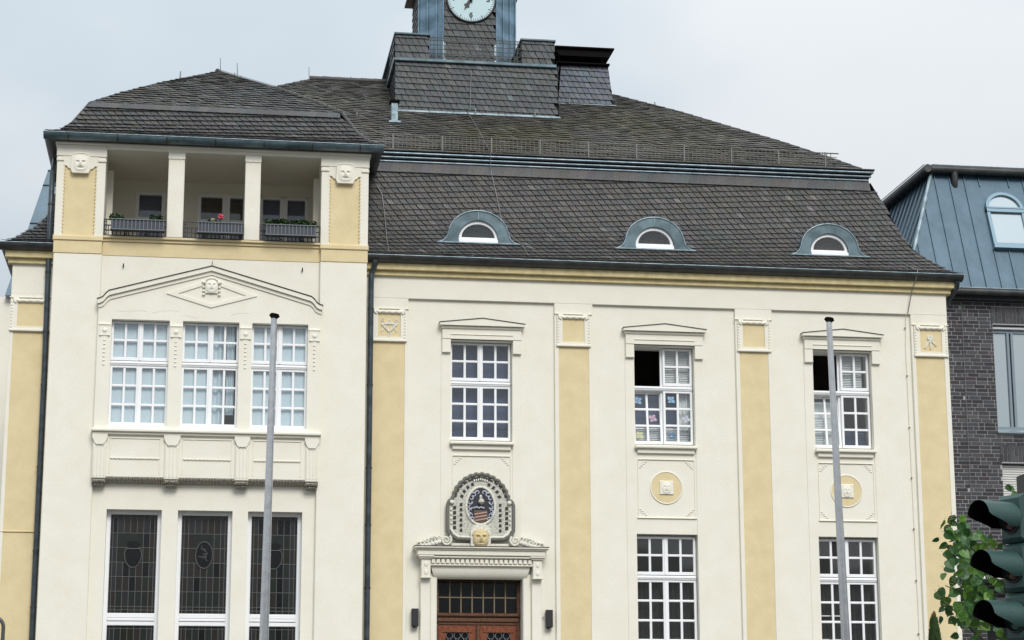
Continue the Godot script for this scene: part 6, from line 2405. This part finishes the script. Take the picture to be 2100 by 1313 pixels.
func flagpoles() -> void:
	for k in 2:
		var foot: Vector3 = [Vector3(0.735, 0, 14), Vector3(7.665, 0, 14)][k]
		var top: Vector3 = [Vector3(0.794, 6.9, 14), Vector3(7.547, 7.06, 14)][k]
		var t := thing("flagpole", "fluted aluminium flagpole without flag in front of the " + ["three part bay window", "rightmost upstairs window"][k], "flagpole", foot, "flagpoles before the town hall")
		var g := Geo.new()
		# a fluted, tapering pole
		var seg := 40
		for i in 12:
			for j in seg:
				var q := []
				for e in [[i, j], [i, j + 1], [i + 1, j + 1], [i + 1, j]]:
					var f: float = e[0] / 12.0
					var r := lerpf(0.068, 0.0345, f) * (1.0 - (0.42 if e[1] % 20 in [13, 14] else 0.12 if e[1] % 10 in [0, 1] else 0.0))
					var a: float = e[1] * TAU / seg + 0.3
					q.append(foot.lerp(top, f) + Vector3(cos(a) * r, 0, -sin(a) * r))
				g.quad(q[0], q[1], q[2], q[3])
		part(t, "pole", g, M.aluminium)
		g = Geo.new()
		g.tube([top, top + Vector3(0.004, 0.03, 0)], 0.036, 0.062, 14)
		g.tube([top + Vector3(0.004, 0.03, 0), top + Vector3(0.008, 0.055, 0)], 0.064, 0.05, 14)
		part(t, "cap", g, M.cap_steel)
		g = Geo.new()
		g.tube([foot, foot + Vector3(0, 0.25, 0)], 0.11, 0.09, 16)
		part(t, "foot", g, M.dull_zinc)


func traffic_light() -> void:
	var base := Vector3(5.97, 0, 23.9)
	var t := thing("traffic_light", "dark green traffic light with three hooded lenses at the right edge", "traffic light", base)
	var g := Geo.new()
	g.tube([base, Vector3(6.06, 4.2, 23.88)], 0.055, 0.055, 14)
	part(t, "post", g, M.signal_green)
	g = Geo.new()
	g.box(5.83, 3.5, 23.88, 6.06, 3.55, 23.96)
	g.box(5.83, 2.56, 23.88, 6.06, 2.61, 23.96)
	part(t, "housing", g, M.signal_green)
	g = Geo.new()
	g.cbox(5.80, 3.575, 23.86, 5.94, 3.72, 24.02, 0.02)
	part(t, "top_bracket", g, M.black_iron)
	var turn := Transform3D(Basis(Vector3.UP, deg_to_rad(22)), Vector3(5.75, 0, 23.95))
	for k in 3:
		var y := 3.405 - k * 0.35
		var c := Vector3(-0.065, y, 0)
		var r := 0.112
		# the hood: a tube cut away below, black inside
		for shell in 2:
			g = Geo.new()
			var rr := r - shell * 0.005
			var n := 28
			for i in n:
				var q := []
				for e in [[i, 0], [i + 1, 0], [i + 1, 1], [i, 1]]:
					var a: float = lerpf(-128.0, 128.0, e[0] / float(n)) * PI / 180
					var up := cos(a); var sidew := sin(a)
					var reach := 0.10 + 0.20 * smoothstep(-0.62, 0.15, up)
					q.append(turn * (c + Vector3(-reach * e[1], up * rr, sidew * rr)))
				if shell == 0:
					g.quad(q[0], q[1], q[2], q[3])
				else:
					g.quad(q[1], q[0], q[3], q[2])
			part(t, "hood" if shell == 0 else "hood_lining", g, M.signal_green if shell == 0 else M.hood_black)
		g = Geo.new()
		g.ball(turn * (c + Vector3(0.01, 0, 0)), Vector3(0.045, 0.094, 0.09), 16)
		part(t, "lens", g, [M.lens_red, M.lens_amber, M.lens_green][k])
		g = Geo.new()
		var ring := []
		for i in 25:
			ring.append(turn * (c + Vector3(0.0, cos(i * TAU / 24) * 0.1, sin(i * TAU / 24) * 0.1)))
		g.tube(ring, 0.01, 0.01, 6)
		part(t, "lens_ring", g, M.black_iron)
		g = Geo.new()
		# each signal has its own box, with a dark joint to the next
		g.cbox(-0.125, y - 0.170, -0.12, 0.125, y + 0.170, 0.095, 0.03)
		for i in g.v.size():
			var p := g.v[i]; var q := g.n[i]
			g.v[i] = turn * Vector3(-p.z + 0.035, p.y, p.x)
			g.n[i] = turn.basis * Vector3(-q.z, q.y, q.x)
		part(t, "signal_box", g, M.signal_green)


func leaf_mesh(k: int) -> ArrayMesh:
	# a heart-shaped lime leaf, folded a little along the midrib
	var g := Geo.new()
	var w: float = [1.0, 0.9, 1.08, 0.82][k]
	var edge := [[0.0, 0.02], [0.26, -0.06], [0.44, 0.12], [0.47, 0.36], [0.36, 0.64], [0.18, 0.86], [0.02, 1.04]]
	for s in [1.0, -1.0]:
		for i in edge.size() - 1:
			var a := Vector3(s * edge[i][0] * w, edge[i][1], 0.16 * edge[i][0] + 0.03 * sin(i * 2.1 + k))
			var b := Vector3(s * edge[i + 1][0] * w, edge[i + 1][1], 0.16 * edge[i + 1][0] + 0.03 * sin((i + 1) * 2.1 + k))
			var m0 := Vector3(0, edge[i][1] * 0.96 + 0.02, 0); var m1 := Vector3(0, edge[i + 1][1] * 0.96 + 0.02, -0.03)
			if s > 0:
				g.quad(m0, a, b, m1)
			else:
				g.quad(a, m0, m1, b)
	g.tube([Vector3(0, 0.04, 0), Vector3(0.02, -0.25, -0.04), Vector3(0.05, -0.42, -0.02)], 0.015, 0.012, 4)
	return g.mesh()


func young_tree() -> void:
	var base := Vector3(6.95, 0, 21.9)
	var t := thing("lime_tree", "young lime tree whose leafy twigs hang behind the traffic light", "tree", base)
	var g := Geo.new()
	g.tube([base, Vector3(6.93, 1.2, 21.92), Vector3(6.96, 2.4, 21.9), Vector3(6.92, 3.4, 21.95), Vector3(6.9, 4.3, 21.9)], 0.06, 0.025, 10)
	part(t, "trunk", g, M.bark)
	var limbs := [[Vector3(6.95, 2.5, 21.9), Vector3(6.6, 3.05, 21.95), Vector3(6.25, 3.35, 21.95), Vector3(5.97, 3.58, 21.98)], [Vector3(6.95, 2.2, 21.9), Vector3(6.5, 2.75, 22.0), Vector3(6.15, 3.0, 22.05), Vector3(5.88, 3.1, 22.1)], [Vector3(6.95, 2.0, 21.9), Vector3(6.5, 2.5, 21.9), Vector3(6.15, 2.75, 21.95), Vector3(5.9, 2.95, 22.1)], [Vector3(6.94, 3.0, 21.92), Vector3(6.75, 3.4, 21.9), Vector3(6.55, 3.8, 22.0)], [Vector3(6.93, 3.0, 21.92), Vector3(7.3, 3.3, 21.8), Vector3(7.6, 3.5, 21.7)], [Vector3(6.95, 2.3, 21.9), Vector3(7.35, 2.6, 22.1), Vector3(7.7, 2.8, 22.2)]]
	for l in limbs:
		g = Geo.new()
		g.tube(l, 0.016, 0.004, 6)
		part(t, "branch", g, M.bark)
	var meshes := []
	for k in 4:
		meshes.append(leaf_mesh(k))
	var at := [[5.98, 3.62, 21.82], [5.98, 3.63, 22.03], [6.05, 3.62, 21.91], [5.96, 3.53, 22.07], [5.94, 3.50, 22.09], [6.20, 3.68, 21.70], [6.16, 3.53, 21.66], [5.92, 3.37, 22.24], [6.04, 3.42, 21.83], [6.11, 3.39, 21.81], [5.84, 3.24, 22.35], [5.91, 3.18, 21.98], [5.90, 3.16, 22.24], [6.05, 3.25, 21.98], [6.04, 3.26, 22.10], [6.07, 3.16, 21.76], [5.99, 3.05, 22.09], [5.86, 3.04, 22.26], [6.09, 3.09, 22.02], [5.80, 3.01, 22.17], [5.89, 2.98, 22.12], [6.05, 2.93, 21.69], [5.94, 2.92, 22.18], [6.00, 2.88, 22.06], [6.08, 2.82, 21.86], [6.20, 2.96, 21.67], [5.95, 2.84, 22.26], [6.10, 3.51, 21.98], [6.08, 3.49, 22.15], [6.08, 3.46, 22.27], [6.17, 3.48, 22.15], [6.15, 3.45, 22.29], [6.34, 3.49, 21.93], [6.25, 3.42, 22.21], [6.22, 3.42, 21.96], [6.14, 3.38, 22.30], [6.02, 3.41, 22.27], [6.19, 3.45, 21.72], [6.18, 3.35, 21.75], [6.34, 3.10, 21.80], [6.16, 3.01, 22.33], [6.24, 3.07, 21.96], [6.49, 3.87, 22.09], [6.59, 3.87, 21.86], [6.07, 3.17, 22.01], [6.15, 3.34, 21.92], [6.15, 3.59, 21.90], [6.13, 3.44, 22.06], [6.04, 3.44, 22.06], [5.99, 3.33, 22.28], [6.01, 3.30, 22.13]]
	for i in 230:
		var l: Array = limbs[[0, 1, 2, 3, 4, 5, 4, 5][rng.randi() % 8]]
		var u := rng.randf_range(0.35, 1.0) * (l.size() - 1)
		var k := mini(int(u), l.size() - 2)
		var p: Vector3 = l[k].lerp(l[k + 1], u - k) + Vector3(rng.randf_range(-0.16, 0.16), rng.randf_range(-0.2, 0.1), rng.randf_range(-0.2, 0.2))
		if p.x < 6.02:
			continue
		at.append([p.x, p.y, p.z])
	for i in 90:
		at.append([6.1 + rng.randf_range(-0.13, 0.16), 3.2 + rng.randf_range(-0.42, 0.4), 21.95 + rng.randf_range(-0.3, 0.3)])
	for q in at:
		var o := MeshInstance3D.new()
		o.name = "leaf"
		o.mesh = meshes[rng.randi() % 4]
		o.material_override = M["leaf_%d" % [0, 1, 2, 3, 2][rng.randi() % 5]]
		var b := Basis.from_euler(Vector3(rng.randf_range(-0.5, 0.7), rng.randf_range(-0.9, 0.9), PI + rng.randf_range(-1.3, 1.3))).scaled(Vector3.ONE * rng.randf_range(0.058, 0.094))
		o.transform = Transform3D(b, Vector3(q[0], q[1], q[2]) - base) * Transform3D(Basis.IDENTITY, Vector3(0, -0.5, 0))
		t.add_child(o, true)


func thuja() -> void:
	var base := Vector3(13.25, 0, 1.5)
	var t := thing("thuja", "slender dark green thuja with a brownish tip before the corner pilaster", "conifer", base)
	var g := Geo.new()
	g.tube([base, base + Vector3(0, 4.2, 0)], 0.05, 0.012, 8)
	part(t, "trunk", g, M.bark)
	for k in 2:
		g = Geo.new()
		for i in (4200 if k == 0 else 120):
			var y: float = pow(rng.randf(), 0.8) * 4.42 if k == 0 else rng.randf_range(4.25, 4.52)
			var r := 0.42 * pow(clampf(1.0 - y / 4.56, 0.0, 1.0), 0.62) * (0.75 + 0.3 * rng.randf())
			if k == 1:
				r *= 0.6
			var a := rng.randf() * TAU
			var p := base + Vector3(cos(a) * r, y, sin(a) * r)
			var d := Vector3(cos(a) * 0.35, 1.0, sin(a) * 0.35).normalized()
			var s := Vector3(-sin(a), rng.randf_range(-0.3, 0.3), cos(a)).normalized()
			var l := rng.randf_range(0.05, 0.1)
			g.tri(p - s * 0.018, p + s * 0.018, p + d * l)
			g.tri(p + s * 0.012, p + s * 0.035 + d * l * 0.6, p + d * l * 0.3)
		part(t, "foliage" if k == 0 else "dry_tip", g, M.thuja_green if k == 0 else M.thuja_tip)


func notice_frame() -> void:
	var base := Vector3(-2.2, 0, 20)
	var t := thing("notice_frame", "tubular steel frame with rounded corner cut off by the left edge", "notice board", base)
	var g := Geo.new()
	for s in 2:
		var r := 0.0 if s == 0 else 0.045
		var path := [Vector3(-1.6 - r, 0.0 if s == 0 else 1.2, 20), Vector3(-1.6 - r, 2.84, 20)]
		for i in 7:
			var a := i / 6.0 * PI / 2
			path.append(Vector3(-1.68 + (0.08 - r) * cos(a), 2.86 + (0.08 - r) * sin(a), 20))
		for i in range(6, -1, -1):
			var a := i / 6.0 * PI / 2
			path.append(Vector3(-2.72 - (0.08 - r) * cos(a), 2.86 + (0.08 - r) * sin(a), 20))
		path.append(Vector3(-2.8 + r, 2.84, 20))
		path.append(Vector3(-2.8 + r, 0.0 if s == 0 else 1.2, 20))
		g.tube(path, 0.016 if s == 0 else 0.01, -1.0, 8)
	part(t, "tube_frame", g, M.frame_tube)
	g = Geo.new()
	g.box(-2.74, 1.2, 19.99, -1.66, 2.88, 20.0)
	part(t, "panel", g, M.shutter_white)
